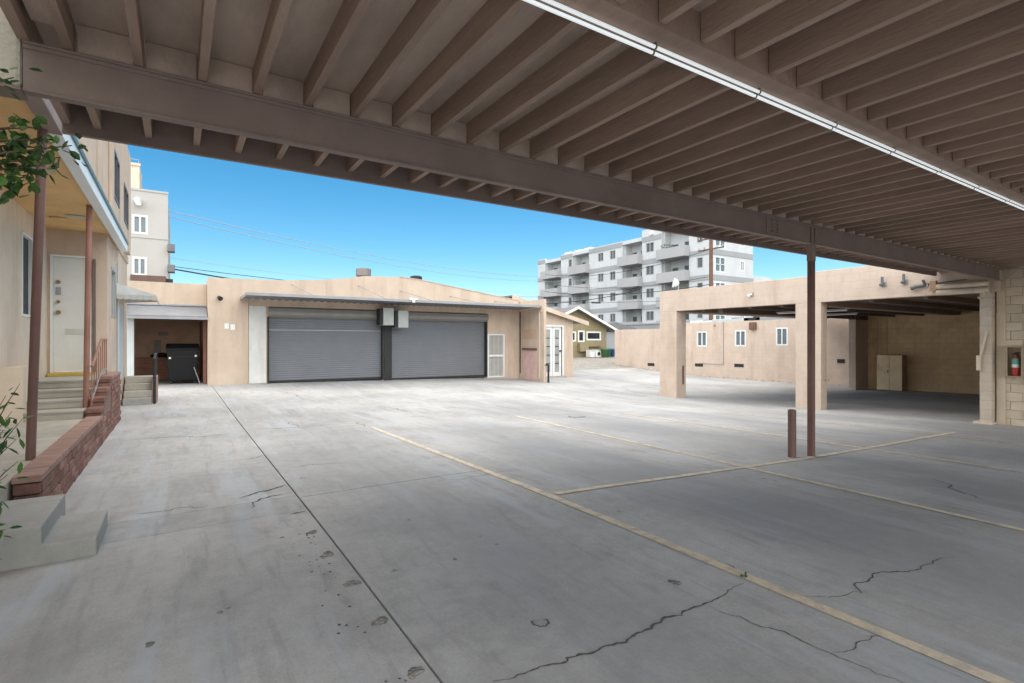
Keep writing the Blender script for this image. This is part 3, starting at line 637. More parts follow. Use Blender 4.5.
# ------------------------------------------------------------------ GARAGE with roller shutters
GY = 19.3
gar = thing('shutter_garage', 'wide peach garage with low gabled front and two grey roller shutters', 'garage', (7,GY,gz(7,GY)))
prof = [(.82,2.04),(2.95,2.09),(4.25,2.18),(5.2,2.30),(5.8,2.42),(7.2,2.47),(8.0,2.41),(10.8,2.03),(12.66,1.78)]
DX = [(2.60,6.50),(6.87,11.0)]; SDX = (11.06,11.90); TOPH = 1.18
m = MB()                                         # front wall with door openings
m.wall('y',GY,GY+.3,.82,12.66,gz(5,GY)-.3,Z(1.70),[(2.58,6.52,-9,Z(TOPH)),(6.85,11.02,-9,Z(TOPH)),(SDX[0],SDX[1],gz(11.5,GY)+.04,Z(.32))])
m.build('wall', STUCCO, gar)
m = MB(); m.prism([(.82,Z(1.70))]+[(x,Z(z)) for x,z in prof]+[(12.66,Z(1.70))],'y',GY,GY+.3); m.build('gable_parapet', STUCCO, gar)
m = MB(); m.wall('x',.82,1.1,GY+.3,30,gz(1,25)-.3,Z(2.0)); m.build('side_wall', STUCCO, gar)
m = MB(); m.prism([(.9,Z(1.6)),(.9,Z(1.86)),(7,Z(2.2)),(12.6,Z(1.6))],'y',GY+.3,31); m.build('roof', ROOFG, gar)
m = MB()
for a,b_ in zip(prof[5:],prof[6:]):
    m.hexa([(a[0],GY-.02,Z(a[1]+.003)),(b_[0],GY-.02,Z(b_[1]+.003)),(b_[0],GY+.32,Z(b_[1]+.003)),(a[0],GY+.32,Z(a[1]+.003)),(a[0],GY-.02,Z(a[1]+.028)),(b_[0],GY-.02,Z(b_[1]+.028)),(b_[0],GY+.32,Z(b_[1]+.028)),(a[0],GY+.32,Z(a[1]+.028))])
m.build('coping', STUCCO, gar)
m = MB(); m.box(.80,1.93,GY-.25,GY-.002,gz(1,GY)-.2,Z(1.36)); 
wp = MB(); wp.box(1.99,2.50,GY-.03,GY-.002,gz(2,GY)+.02,Z(1.18)); wp.build('white_panel', mat('worn_white_wall',(.62,.63,.62),.9,.1,2,.2,40,dirt=(.45,.36,.28),dirtamt=.5,streak=True), gar)
tr = MB(); tr.tube([(1.95,GY-.03,Z(1.3)),(1.95,GY-.03,gz(2,GY)+.05)],.018,6); tr.build('drain_pipe', STUCCO, gar)
for i,(x0,x1) in enumerate(DX):                  # roller shutters
    g0 = (gz(x0,GY)+gz(x1,GY))/2; zc = Z(.86); n = int((zc-g0-.10)/.075)
    m = MB(); yb = GY+.16; pts = []
    for k in range(n+1):
        za = g0+.10+(zc-g0-.10)*k/n; pts += [(yb,za)]
        if k < n: h = (zc-g0-.10)/n; pts += [(yb-.009,za+h*.25),(yb-.009,za+h*.72)]
    vs = [(x0,y,z_) for y,z_ in pts]+[(x1,y,z_) for y,z_ in pts]; L_ = len(pts)
    m.add(vs,[(k,L_+k,L_+k+1,k+1) for k in range(L_-1)])
    sh = m.build('roller_shutter', SHUTTER, gar)
    m = MB(); m.box(x0,x1,yb-.03,yb+.03,g0+.03,g0+.10); q = m.build('bottom_bar', DARK, gar); q.parent = sh
    m = MB(); m.box(x0+.02,x1-.02,yb-.026,yb-.0225,Z(.38),Z(.41)); q = m.build('pale_slat', GREYMETAL, gar); q.parent = sh
    if i: bpy.data.objects.remove(q)
    m = MB(); m.prism([(GY+.28,Z(.82)),(GY+.02,Z(.82)),(GY-.08,Z(.90)),(GY-.12,Z(1.0)),(GY-.08,Z(1.12)),(GY+.02,Z(1.175)),(GY+.28,Z(1.175))],'x',x0-(.0 if i else .02),x1+.06); m.build('shutter_hood', HOOD, gar)
    for x in ((x0-.06,x0),(x1,x1+.06)):
        m = MB(); m.box(x[0]+.002,x[1]-.002,GY-.02,GY+.22,gz(x0,GY)-.02,Z(.84)); m.build('guide_rail', DARK, gar)
m = MB(); m.box(6.57,6.80,GY-.06,GY-.002,gz(6.7,GY)-.02,Z(1.15)); m.build('dark_pilaster', DARK, gar)
for x0,x1,zt,zb_ in ((6.36,6.76,1.24,.60),(6.93,7.33,1.16,.52)):
    m = MB(); m.box(x0,x1,GY-.55,GY-.125,Z(zb_),Z(zt)); q = m.build('motor_box', BOXM, gar, .012)
    m = MB(); m.box(x0-.12,x0-.003,GY-.5,GY-.13,Z(zb_+.02),Z(zt-.03)); q2 = m.build('motor_cover', DARK, gar); q2.parent = q
# white security door
m = MB(); s0,s1 = SDX; sb, stp = gz(11.5,GY)+.05, Z(.32)
for a in ((s0,s1,sb,sb+.06),(s0,s1,stp-.06,stp),(s0,s0+.06,sb+.06,stp-.06),(s1-.06,s1,sb+.06,stp-.06),(s0+.06,s1-.06,(sb+stp)/2-.04,(sb+stp)/2+.04)): m.box(a[0],a[1],GY-.03,GY+.03,a[2],a[3])
sdoor = m.build('security_door', WHITE, gar)
m = MB()
for k in range(11):
    x = s0+.06+(s1-s0-.12)*(k+.5)/11; m.tube([(x,GY,sb+.06),(x,GY,stp-.06)],.009,6)
q = m.build('grille', WHITE, gar); q.parent = sdoor
m = MB(); m.box(s0+.05,s1-.05,GY+.05,GY+.07,sb,stp-.01); q = m.build('screen', mat('door_screen',(.34,.32,.29),.8,.1,3,.1,60), gar); q.parent = sdoor
# corrugated canopy with tie rods
m = MB(); n = 190; x0, x1 = 1.75, 12.66; y0, y1 = GY-1.65, GY-.003
top = []
for k in range(n+1):
    x = x0+(x1-x0)*k/n; dz_ = .018*(1 if (k//2)%2 else -1); top.append((x,dz_))
vs = [(x,y0,Z(1.435)+d) for x,d in top]+[(x,y1,Z(1.40)+d) for x,d in top]
m.add(vs,[(k,k+1,n+2+k,n+1+k) for k in range(n)])
can = m.build('canopy', mat('canopy_metal',(.22,.22,.235),.5,.1,3,.05,30,metal=.3), gar)
m = MB(); m.box(x0-.02,x1+.0,y0-.025,y0-.002,Z(1.40),Z(1.485)); m.box(x0-.02,x0-.002,y0,y1,Z(1.37),Z(1.45)); q = m.build('canopy_edge', mat('canopy_edge_metal',(.30,.31,.33),.5,.1,3,.05,30,metal=.3), gar)
for xw, zw, xf in ((3.3,1.98,3.75),(5.6,2.06,6.2),(7.2,1.95,8.0),(9.3,1.84,10.0),(11.4,1.72,12.0)):
    m = MB(); m.tube([(xw,GY-.002,Z(zw)),(xf,GY-1.45,Z(1.48))],.013,6); m.build('tie_rod', GREYMETAL, gar)
m = MB(); m.box(7.02,7.12,y0-.09,y0-.026,Z(1.38),Z(1.52)); m.box(6.93,7.02,y0-.07,y0-.026,Z(1.46),Z(1.56)); m.box(7.12,7.22,y0-.07,y0-.026,Z(1.48),Z(1.54)); m.build('canopy_lamp', WHITE, gar, .01)
# wing wall at the right with pipe, shelf and pink patch
m = MB(); m.prism([(17.46,Z(1.74)),(17.46,gz(12.7,17.5)-.1),(GY+.3,gz(12.7,GY)-.2),(GY+.3,Z(1.78))],'x',12.68,12.80); m.build('wing_wall', STUCCO, gar, .008)
m = MB(); m.tube([(12.66,17.75,Z(1.25)),(12.66,17.75,gz(12.6,17.7)+.1)],.03,8); m.box(12.64,12.679,17.60,17.95,Z(1.22),Z(1.30)); m.build('downpipe', STUCCO, gar, 0, True)
m = MB(); m.tube([(12.66,19.2,Z(1.3)),(12.66,19.2,gz(12.6,19)+.25)],.018,6); m.build('wall_conduit', DARK, gar)
m = MB(); m.box(12.60,12.678,17.95,18.98,Z(-.36),Z(-.28)); m.build('ledge', POLEW, gar, .008)
m = MB(); m.box(12.671,12.679,18.0,19.05,gz(12.6,18.4)+.02,Z(-.40)); m.build('pink_patch', PINKPATCH, gar)
m = MB(); m.box(12.672,12.679,17.95,19.1,Z(.10),Z(.52)); m.build('repair_patch', mat('tan_patch',(.52,.38,.28),.9,.1,4,.2,50), gar)
m = MB(); m.tube([(12.86,17.40,gz(12.9,17.4)),(12.86,17.40,gz(12.9,17.4)+.72)],.045,10); m.tube([(12.86,17.40,gz(12.9,17.4)+.72),(12.80,17.40,gz(12.9,17.4)+.76),(12.76,17.44,gz(12.9,17.4)+.72)],.04,8); m.build('corner_guard', DARK, gar, 0, True)
# lamp and sign on the left pier
m = MB(); m.tube([(1.12,GY-.002,Z(1.42)),(1.12,GY-.10,Z(1.42)),(1.16,GY-.20,Z(1.36))],[.05,.05,.075],10); m.build('wall_lamp', DARK, gar, 0, True)
for x,z_ in ((1.28,.50),(1.45,.47)):
    m = MB(); m.box(x,x+.13,GY-.012,GY-.002,Z(z_-.09),Z(z_+.09)); m.build('notice', WHITE, gar)
# roof vents
def vent(x, y, zr, label, r, h, m_):
    v = thing('roof_vent', label, 'vent', (x,y,Z(zr)))
    q = MB(); q.tube([(x,y,Z(zr)),(x,y,Z(zr+h*.6))],r*.55,16); q.build('stack', m_, v, 0, True)
    q = MB(); q.tube([(x,y,Z(zr+h*.5)),(x,y,Z(zr+h*.95)),(x,y,Z(zr+h))],[r,r,r*.7],16); q.build('cap', m_, v, 0, True)
vent(6.15,GY+1.2,2.25,'round grey metal vent cap on the garage roof peak',.29,.62,mat('vent_metal',(.25,.23,.23),.6,.1,3,.05,30,metal=.3))
vent(8.75,GY+2.2,2.1,'small black flat vent on the garage roof',.26,.75,DARK)

# ------------------------------------------------------------------ annex with french door
ann = thing('annex', 'small peach annex with sloping roof and white french door', 'building', (15,20.6,gz(15,20.6)))
AY = 20.6; fx0, fx1 = x_on_y(543.5,AY), x_on_y(562,AY); fz0 = gz(15.6,AY)+.06; fz1 = Z(.72); ax1 = x_on_y(573,AY)
m = MB(); m.wall('y',AY,AY+.25,12.95,ax1,gz(15,AY)-.3,Z(1.10),[(fx0,fx1,fz0,fz1)])
m.build('wall', STUCCO, ann)
m = MB(); m.prism([(12.95,Z(1.10)),(12.95,Z(2.05)),(ax1,Z(1.10))],'y',AY,AY+.25); m.build('gable', STUCCO, ann)
m = MB(); m.wall('x',ax1-.25,ax1,AY+.25,29,gz(ax1,25)-.3,Z(1.10)); m.build('wall', STUCCO, ann)
m = MB(); sl_ = lambda x: 2.06-(x-12.95)*.95/(ax1-12.95)
m.hexa([(12.93,AY-.3,Z(sl_(12.93))),(ax1+.75,AY-.3,Z(sl_(ax1+.75))),(ax1+.75,29,Z(sl_(ax1+.75))),(12.93,29,Z(sl_(12.93))),(12.93,AY-.3,Z(sl_(12.93)+.06)),(ax1+.75,AY-.3,Z(sl_(ax1+.75)+.06)),(ax1+.75,29,Z(sl_(ax1+.75)+.06)),(12.93,29,Z(sl_(12.93)+.06))]); m.build('roof', ROOFG, ann)
m = MB(); a0,a1_ = 12.93, ax1+.75
m.hexa([(a0,AY-.34,Z(sl_(a0)-.13)),(a1_,AY-.34,Z(sl_(a1_)-.13)),(a1_,AY-.305,Z(sl_(a1_)-.13)),(a0,AY-.305,Z(sl_(a0)-.13)),(a0,AY-.34,Z(sl_(a0)+.08)),(a1_,AY-.34,Z(sl_(a1_)+.08)),(a1_,AY-.305,Z(sl_(a1_)+.08)),(a0,AY-.305,Z(sl_(a0)+.08))]); m.build('barge_board', STUCCO, ann)
fm = (fx0+fx1)/2
for x0,x1 in ((fx0+.02,fm-.01),(fm+.01,fx1-.02)):
    m = MB(); fw = .13
    for a in ((x0,x1,fz0,fz0+.2),(x0,x1,fz1-.14,fz1),(x0,x0+fw,fz0+.2,fz1-.14),(x1-fw,x1,fz0+.2,fz1-.14)): m.box(a[0],a[1],AY+.03,AY+.09,a[2],a[3])
    dr = m.build('french_door', WHITE, ann)
    n = 5; hh = (fz1-.14-fz0-.2)/n
    for k in range(n):
        m = MB(); m.box(x0+fw,x1-fw,AY+.055,AY+.065,fz0+.2+k*hh+.02,fz0+.2+(k+1)*hh-.02); q = m.build('pane', CURTAIN, ann); q.parent = dr
    m = MB()
    for k in range(1,n): m.box(x0+fw,x1-fw,AY+.045,AY+.075,fz0+.2+k*hh-.02,fz0+.2+k*hh+.02)
    q = m.build('muntin', DARK, ann); q.parent = dr
m = MB(); m.box(fx1-.14,fx1-.08,AY-.02,AY+.028,Z(-.52),Z(-.42)); m.build('door_lock', DARK, ann)
m = MB(); m.box(fx0-.09,fx0,AY-.03,AY+.1,fz0,fz1+.09); m.box(fx1,fx1+.09,AY-.03,AY+.1,fz0,fz1+.09); m.box(fx0,fx1,AY-.03,AY+.1,fz1,fz1+.09); m.build('door_frame', WHITE, ann)
m = MB(); m.box(fx0-.15,fx1+.15,AY-.16,AY-.002,fz0-.10,fz0-.01); m.build('threshold', CONC, ann)

# ------------------------------------------------------------------ low recess building at the left back
rec = thing('bin_bay', 'low peach building with a dark bin recess under a grey canopy', 'building', (-.2,20,gz(0,20)))
RY = 20.0; rg = gz(0,20)
m = MB(); m.wall('y',RY,RY+.25,-1.35,.81,Z(.72),Z(1.88)); m.build('wall', STUCCO, rec)
m = MB(); m.wall('y',RY-.02,RY+.22,-1.35,-1.14,rg-.1,Z(.718)); m.build('jamb', mat('pale_jamb',(.55,.58,.58),.8,.08,3,.1,40), rec)
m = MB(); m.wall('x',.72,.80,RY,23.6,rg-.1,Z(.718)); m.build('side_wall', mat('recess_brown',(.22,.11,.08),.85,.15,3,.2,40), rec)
m = MB(); m.wall('y',23.6,23.8,-1.6,.80,rg-.1,Z(1.5)); m.wall('x',-1.62,-1.37,RY+.25,23.6,rg-.1,Z(1.5)); m.build('back_wall', mat('recess_tan',(.72,.50,.37),.9,.1,2,.2,40,dirt=(.3,.18,.13),dirtamt=.4), rec)
m = MB(); m.box(-1.6,.82,RY+.25,24,Z(1.0),Z(1.2)); m.build('roof', ROOFG, rec)
m = MB(); m.box(-1.36,.718,23.30,23.598,rg-.1,rg+.80); m.build('low_brick_wall', mat('recess_brick',(.58,.31,.22),.9,.15,3,.3,40,brick=(.2,.07,.01,.2,.3)), rec)
m = MB(); n = 12
m.prism([(RY-.002,Z(.96)),(RY-.002,Z(1.14)),(RY-.75,Z(.80)),(RY-.75,Z(.72))],'x',-1.32,.80); q = m.build('canopy', mat('recess_canopy',(.24,.25,.27),.5,.1,3,.05,30,metal=.3), rec)
m = MB(); m.box(-1.36,-1.322,RY-.76,RY-.001,Z(.70),Z(1.17)); m.box(-1.36,.82,RY-.78,RY-.752,Z(.69),Z(.76)); m.box(-1.34,.82,RY-.05,RY-.001,Z(1.145),Z(1.19)); m.build('canopy_trim', GREYMETAL, rec)
m = MB(); m.box(-.62,-.30,23.26,23.27,Z(.25),Z(.36)); m.build('pale_notice', WHITE, rec); 
m = MB(); m.box(-.62,-.30,23.58,23.598,Z(.22),Z(.36)); q = m.build('notice', mat('dull_notice',(.4,.36,.32),.8,.1,3,.05,30), rec)
bpy.data.objects.remove(bpy.data.objects['pale_notice'])
# dumpster
dz0 = gz(.2,20.9); dm = thing('dumpster', 'black wheeled steel dumpster with sloping lid in the bin recess', 'dumpster', (.15,20.8,dz0))
xa, xb, ya, yb = -.30,.60,20.35,21.25
m = MB(); m.hexa([(xa+.06,ya+.1,dz0+.11),(xb-.06,ya+.1,dz0+.11),(xb-.06,yb,dz0+.11),(xa+.06,yb,dz0+.11),(xa,ya,dz0+1.12),(xb,ya,dz0+1.12),(xb,yb,dz0+1.26),(xa,yb,dz0+1.26)]); body = m.build('body', BLACK, dm, .02)
m = MB(); m.hexa([(xa-.03,ya-.05,dz0+1.125),(xb+.03,ya-.05,dz0+1.125),(xb+.03,yb+.02,dz0+1.265),(xa-.03,yb+.02,dz0+1.265),(xa-.02,ya-.04,dz0+1.17),(xb+.02,ya-.04,dz0+1.17),(xb+.02,yb+.02,dz0+1.33),(xa-.02,yb+.02,dz0+1.33)]); m.build('lid', mat('dumpster_lid',(.014,.016,.02),.5,.15,3,.05,30), dm, .02)
m = MB(); m.box(xa-.05,xa-.003,ya+.2,yb-.2,dz0+.72,dz0+.84); m.box(xb+.003,xb+.05,ya+.2,yb-.2,dz0+.72,dz0+.84); m.build('fork_pocket', BLACK, dm)
m = MB(); m.box(xa+.04,xb-.04,ya-.006,ya+.028,dz0+.86,dz0+.93); m.build('rim_band', BLACK, dm)
for x in (xa+.12,xb-.12):
    for y in (ya+.2,yb-.15):
        m = MB(); m.tube([(x-.025,y,dz0+.055),(x+.025,y,dz0+.055)],.055,12); m.box(x-.03,x+.03,y-.02,y+.03,dz0+.06,dz0+.11); m.build('wheel', DARK, dm)
for x,z_ in ((xa+.06,.86),(xb-.12,.92)):
    m = MB(); m.box(x,x+.06,ya-.015,ya-.007,dz0+z_-.03,dz0+z_+.03); m.build('reflector', WHITE, dm)
m = MB(); m.tube([(xb-.14,ya-.03,dz0+.55),(xb+.02,ya-.2,dz0+.02)],.014,6); m.build('prop_rod', GREYMETAL, dm)
# stored things inside the recess
c_ = thing('storage_chest', 'dark red chest with white marks on the low brick wall', 'chest', (-.1,23.3,rg+.8))
m = MB(); m.box(-.20,.30,23.32,23.56,rg+.80,rg+1.16); m.build('case', REDDISH, c_, .02)
for x in (-.08,.14):
    m = MB(); m.tube([(x,23.318,rg+.98),(x,23.30,rg+.98)],.045,10); m.build('speaker_cone', WHITE, c_)
c_ = thing('board', 'pale board leaning on the recess back wall', 'board', (-.75,23.4,rg+.8))
m = MB(); m.hexa([(-.74,23.42,rg+.8),(-.52,23.42,rg+.8),(-.52,23.45,rg+.8),(-.74,23.45,rg+.8),(-.72,23.55,rg+1.45),(-.52,23.55,rg+1.45),(-.52,23.58,rg+1.45),(-.72,23.58,rg+1.45)]); m.build('panel', mat('board_grey',(.36,.36,.34),.7,.1,3,.1,30), c_)
c_ = thing('black_bag', 'low black bag lying on the brick ledge of the recess', 'bag', (-.55,23.4,rg+.8))
m = MB(); m.tube([(-.85,23.42,rg+.86),(-.75,23.42,rg+.88),(-.5,23.42,rg+.90),(-.3,23.42,rg+.88),(-.24,23.42,rg+.85)],[.02,.06,.09,.07,.02],10); m.build('sack', BLACK, c_, 0, True)

# ------------------------------------------------------------------ HOUSE on the left with porch
hs = thing('apartment_house', 'cream stucco two storey house with covered porch and pale eave edge', 'house', (-1.9,9,gz(-1.9,9)))
SOF = Z(1.91); LZ = Z(-1.04); SIL = Z(-.53)
m = MB(); m.wall('x',-2.1,-1.86,1.2,11.7,gz(-1.5,6)-.1,SOF,[(9.98,10.62,Z(.36),Z(1.56))]); m.build('side_wall', CREAMSTUCCO, hs)
dx0, dx1 = -1.82, -1.27
m = MB(); m.wall('y',11.7,11.95,-1.86,-1.05,gz(-1,11)-.1,SOF,[(dx0,dx1,SIL,Z(1.48))]); m.build('door_wall', STUCCO, hs)
w1 = (12.32,13.08,Z(.47),Z(1.40))
m = MB(); m.wall('x',-1.25,-1.05,11.95,16.0,gz(-1,13)-.1,SOF,[w1]); m.build('corner_wall', STUCCO, hs)
uw = [(11.55,12.6,Z(2.56),Z(3.42)),(13.65,14.75,Z(2.54),Z(3.34))]
m = MB(); m.wall('x',-1.2,-.95,5.1,15.6,SOF+.16,Z(4.40),uw); m.build('upper_wall', STUCCO, hs)
m = MB(); m.wall('x',-2.1,-1.9,1.2,3.94,SOF+.001,Z(4.40)); m.build('upper_wall', STUCCO, hs)
m = MB(); m.wall('y',15.4,15.6,-4,-1.2,SOF+.16,Z(4.40)); m.build('upper_wall', STUCCO, hs)
m = MB(); m.box(-1.20,-1.02,13.55,16.0,SOF+.001,SOF+.158); m.build('string_course', STUCCO, hs)
m = MB(); m.box(-.949,-.90,10.75,11.10,SOF+.17,Z(4.42)); m.build('pilaster', STUCCO, hs, .01)
m = MB(); m.box(-.949,-.935,9.3,9.5,SOF+.17,Z(4.3)); m.build('pilaster', STUCCO, hs, .004)
m = MB(); m.box(-6,-1.0,3.95,13.5,SOF+.002,SOF+.15); m.build('soffit', SOFFIT, hs)
m = MB(); m.box(-1.0+.002,-.88,6.2,13.55,SOF-.045,SOF+.16); q = m.build('eave_fascia', FASCIA, hs, .006)
m = MB(); m.box(-1.0+.002,-.875,4.9,6.198,SOF-.047,SOF+.16); m.build('eave_trim', BROWN, hs, .006)
m = MB(); m.box(-.878,-.862,6.2,13.56,SOF+.10,SOF+.155); m.build('drip_edge', mat('drip_edge',(.10,.17,.19),.5,.1,3,.05,30), hs)
window(hs,'x',-1.86,9.98,10.62,Z(.36),Z(1.56),1,mat('window_screen',(.03,.033,.04),.5,.1,3,.05,60),WHITE,.035,0,'narrow side window with dark screen',.08)
window(hs,'x',-1.05,*w1,1,CURTAIN,mat('grey_frame',(.35,.36,.36),.5,.1,3,.03,30),.04,0,None,.08)
for k,u in enumerate(uw): window(hs,'x',-.95,*u,1,GLASSB,mat('dark_frame',(.10,.10,.11),.5,.1,3,.03,30),.06,1,None,.12)
m = MB(); m.box(dx0+.035,dx1-.035,11.75,11.80,SIL+.02,Z(1.45)); door = m.build('door', DOORW, hs, .004)
m = MB(); m.box(dx0,dx0+.035,11.68,11.82,SIL,Z(1.48)); m.box(dx1-.035,dx1,11.68,11.82,SIL,Z(1.48)); m.box(dx0+.035,dx1-.035,11.68,11.82,Z(1.45),Z(1.48)); m.build('door_frame', WHITE, hs)
m = MB(); m.box(dx1+.02,dx1+.06,11.66,11.698,SIL,Z(1.44)); m.build('screen_edge', mat('bronze_metal',(.16,.13,.11),.6,.1,3,.05,30), hs)
kx = dx0+.10
for z_,r_ in ((1.02,.032),(.68,.026),(.50,.036)):
    m = MB(); m.tube([(kx,11.752,Z(z_)),(kx,11.70,Z(z_))],[r_,r_*.9],12); q = m.build('knob', BRASS, hs, 0, True); q.parent = door
m = MB(); m.box(kx-.035,kx+.035,11.735,11.748,Z(.80),Z(.93)); q = m.build('lock_plate', GREYMETAL, hs); q.parent = door
m = MB(); sx0, sx1 = kx+.10, kx+.34
m.box(sx0,sx1,11.738,11.748,Z(.13),Z(.15)); m.box(sx0,sx1,11.738,11.748,Z(.20),Z(.22)); m.box(sx0,sx0+.015,11.738,11.748,Z(.15),Z(.20)); m.box(sx1-.015,sx1,11.738,11.748,Z(.15),Z(.20)); m.box(sx0+.015,sx1-.015,11.743,11.749,Z(.15),Z(.20)); q = m.build('mail_slot', mat('mail_slot',(.55,.55,.5),.5,.1,3,.05,30), hs); q.parent = door
m = MB(); m.box(dx0-.02,dx1+.02,11.56,11.76,SIL-.06,SIL-.002); m.build('threshold', YELTRIM, hs, .008)
for x,y in ((-1.09,6.16),(-1.09,9.46)):
    m = MB(); m.tube([(x,y,LZ-.02),(x+(.09 if y < 7 else .045),y-.05,SOF)],.035,14); m.build('porch_post', POSTRED if y < 7 else RAILRED, hs, 0, True)
for y in (7.7,10.3):
    m = MB(); m.box(-1.42,-1.16,y-.08,y+.08,SOF-.012,SOF-.002); m.build('soffit_vent', mat('vent_mesh',(.42,.44,.40),.6,.1,6,.2,80), hs)
m = MB(); m.tube([(-1.55,10.6,SOF-.02),(-1.55,10.6,SOF-.002)],.11,16); m.build('soffit_cap', SOFFIT, hs, 0, True)
# striped window awning
m = MB(); A = [(-.95,1.18),(-.45,.93)]
m.hexa([(-1.049,13.2,Z(1.16)),(-.38,13.2,Z(.95)),(-.38,15.2,Z(.95)),(-1.049,15.2,Z(1.16)),(-1.049,13.2,Z(1.18)),(-.38,13.2,Z(.97)),(-.38,15.2,Z(.97)),(-1.049,15.2,Z(1.18))])
for y in (13.2,15.2): m.prism([(-1.04,Z(1.158)),(-.38,Z(.948)),(-1.04,Z(.90))],'y',y,y+.012)
aw = m.build('awning', mat('awning_white',(.62,.64,.63),.6,.1,3,.05,30,dirt=(.4,.4,.38),dirtamt=.4), hs)
m = MB()
for k in range(16):
    y = 13.2+k*.125; m.prism([(y,Z(.95)),(y+.125,Z(.95)),(y+.125,Z(.875)),(y+.095,Z(.855)),(y+.03,Z(.855)),(y,Z(.875))],'x',-.379,-.37)
for k in range(6):
    x = -1.04+k*.112; m.prism([(x,Z(.95)),(x+.115,Z(.95)),(x+.115,Z(.875)),(x+.088,Z(.855)),(x+.027,Z(.855)),(x,Z(.875))],'y',13.188,13.197)
q = m.build('valance', mat('awning_edge',(.48,.48,.45),.6,.1,3,.05,30), hs); q.parent = aw
m = MB(); m.wall('x',-1.045,-1.02,13.6,14.5,Z(-.8),Z(.80)); m.build('far_door', mat('pale_blue_door',(.50,.56,.58),.6,.08,3,.05,30), hs)
m = MB(); m.tube([(-1.02,13.35,Z(1.6)),(-1.02,13.35,Z(-1.3))],.02,6); m.build('downpipe', mat('pale_pipe',(.45,.52,.55),.6,.08,3,.05,30), hs)

# porch slab, stair, brick wall
pb = thing('porch', 'raised grey concrete porch landing with four steps up to a white door', 'porch', (-1.4,7,gz(-1.4,7)))
m = MB(); m.box(-1.858,-1.06,4.42,9.06,gz(-1.2,6)-.1,LZ); m.build('landing', STAIRC, pb, .012)
rs = (SIL-.06-LZ)/4
for k in range(4):
    y0 = 9.06+.40*k; m = MB(); m.box(-1.858,-1.07,y0,11.68,LZ-.05 if k == 0 else LZ+rs*k+.001,LZ+rs*(k+1)); m.build('step', STAIRC, pb, .012)
    m = MB(); m.box(-1.857,-1.071,y0-.012,y0+.02,LZ+rs*(k+1)-.028,LZ+rs*(k+1)+.002); q = m.build('nosing', CONC, pb, .004)
m = MB(); m.prism([(-1.859,8.9),(-1.66,8.95),(-1.82,10.5),(-1.859,10.7)],'z',LZ-.03,Z(-.33)); m.build('stair_cheek', CREAMSTUCCO, pb)
wl = thing('brick_wall', 'long low red brick wall with flat cap stepping up beside porch stairs', 'wall', (-.95,8,gz(-.95,8)))
wloc = wl.location; OX = -.88
G0 = gz(-.9,8)-.01; CAPZ = Z(-1.01)
m = MB(); m.box(-1.035,OX-.012,5.36,10.38,G0-.1,CAPZ-.06); m.box(-1.035,OX-.012,10.38,12.0,G0-.1,Z(-.60)); m.build('mortar_core', MORTAR, wl)
def brickmesh(l,h,d,mm,seed):
    random.seed(seed); q = MB(); j = lambda: random.uniform(-.004,.004)
    q.hexa([(0+j(),0+j(),j()),(d+j(),0+j(),j()),(d+j(),l+j(),j()),(j(),l+j(),j()),(j(),j(),h+j()),(d+j(),j(),h+j()),(d+j(),l+j(),h+j()),(j(),l+j(),h+j())])
    o = q.build('brick', mm, None, .006); COL.objects.unlink(o); return o
BV = [brickmesh(.285,.076,.05,BRICK if s_%3 else BRICKD,s_) for s_ in range(6)]; BHV = [brickmesh(.135,.076,.05,BRICK,20+s_) for s_ in range(2)]
random.seed(11)
H = (CAPZ-.06-G0)/4
for r_ in range(4):
    y = 5.36; z_ = G0+r_*H+.004
    if r_%2: dup(random.choice(BHV), wl, (OX-.05-wloc.x+random.uniform(0,.006), y-wloc.y, z_-wloc.z)); y += .15
    while y < 10.2:
        o = dup(random.choice(BV), wl, (OX-.05-wloc.x+random.uniform(-.002,.005), y-wloc.y, z_-wloc.z+random.uniform(-.002,.002))); o.scale.z = (H-.012)/.076; y += .30
for r_ in range(9):
    y = 10.40; z_ = G0+r_*.093+.004
    if z_ > Z(-.68): break
    if r_%2: dup(random.choice(BHV), wl, (OX-.045-wloc.x, y-wloc.y, z_-wloc.z)); y += .15
    while y < 11.9:
        dup(random.choice(BV), wl, (OX-.045-wloc.x+random.uniform(-.003,.008), y-wloc.y, z_-wloc.z)); y += .30
# end face bricks, stepped cheek and cap pavers
for r_ in range(4):
    m = MB(); m.box(-1.04,OX-.004,5.312,5.357,G0+r_*H+.004,G0+(r_+1)*H-.008); m.build('brick', BRICKD, wl, .006)
y = 5.30
while y < 9.0:
    m = MB(); m.box(-1.045,OX+.008,y,y+.295,CAPZ-.058,CAPZ+random.uniform(-.003,.004)); m.build('cap_brick', BRICKCAP, wl, .008); y += .30
for k in range(4):
    y0 = 9.04+.36*k; z1 = LZ+rs*(k+1)+.02
    for z_ in (0,1):
        m = MB(); m.box(-1.045,OX+.004,y0,y0+.355 if k < 3 else 10.40,z1-.13+z_*.067,z1-.068+z_*.067-.003); m.build('brick', BRICK if (k+z_)%2 else BRICKD, wl, .006)
for k in range(4):
    y0 = 9.04+.36*k; z1 = LZ+rs*(k+1)-.11; m = MB(); m.box(-1.035,OX-.008,y0+.02,10.38,CAPZ-.05 if k == 0 else z1-rs,z1); m.build('mortar_core', MORTAR, wl)
y = 10.41
while y < 11.9:
    m = MB(); m.box(-1.045,OX+.008,y,y+.295,Z(-.60),Z(-.545)); m.build('cap_brick', BRICKCAP, wl, .008); y += .30
random.seed(5)
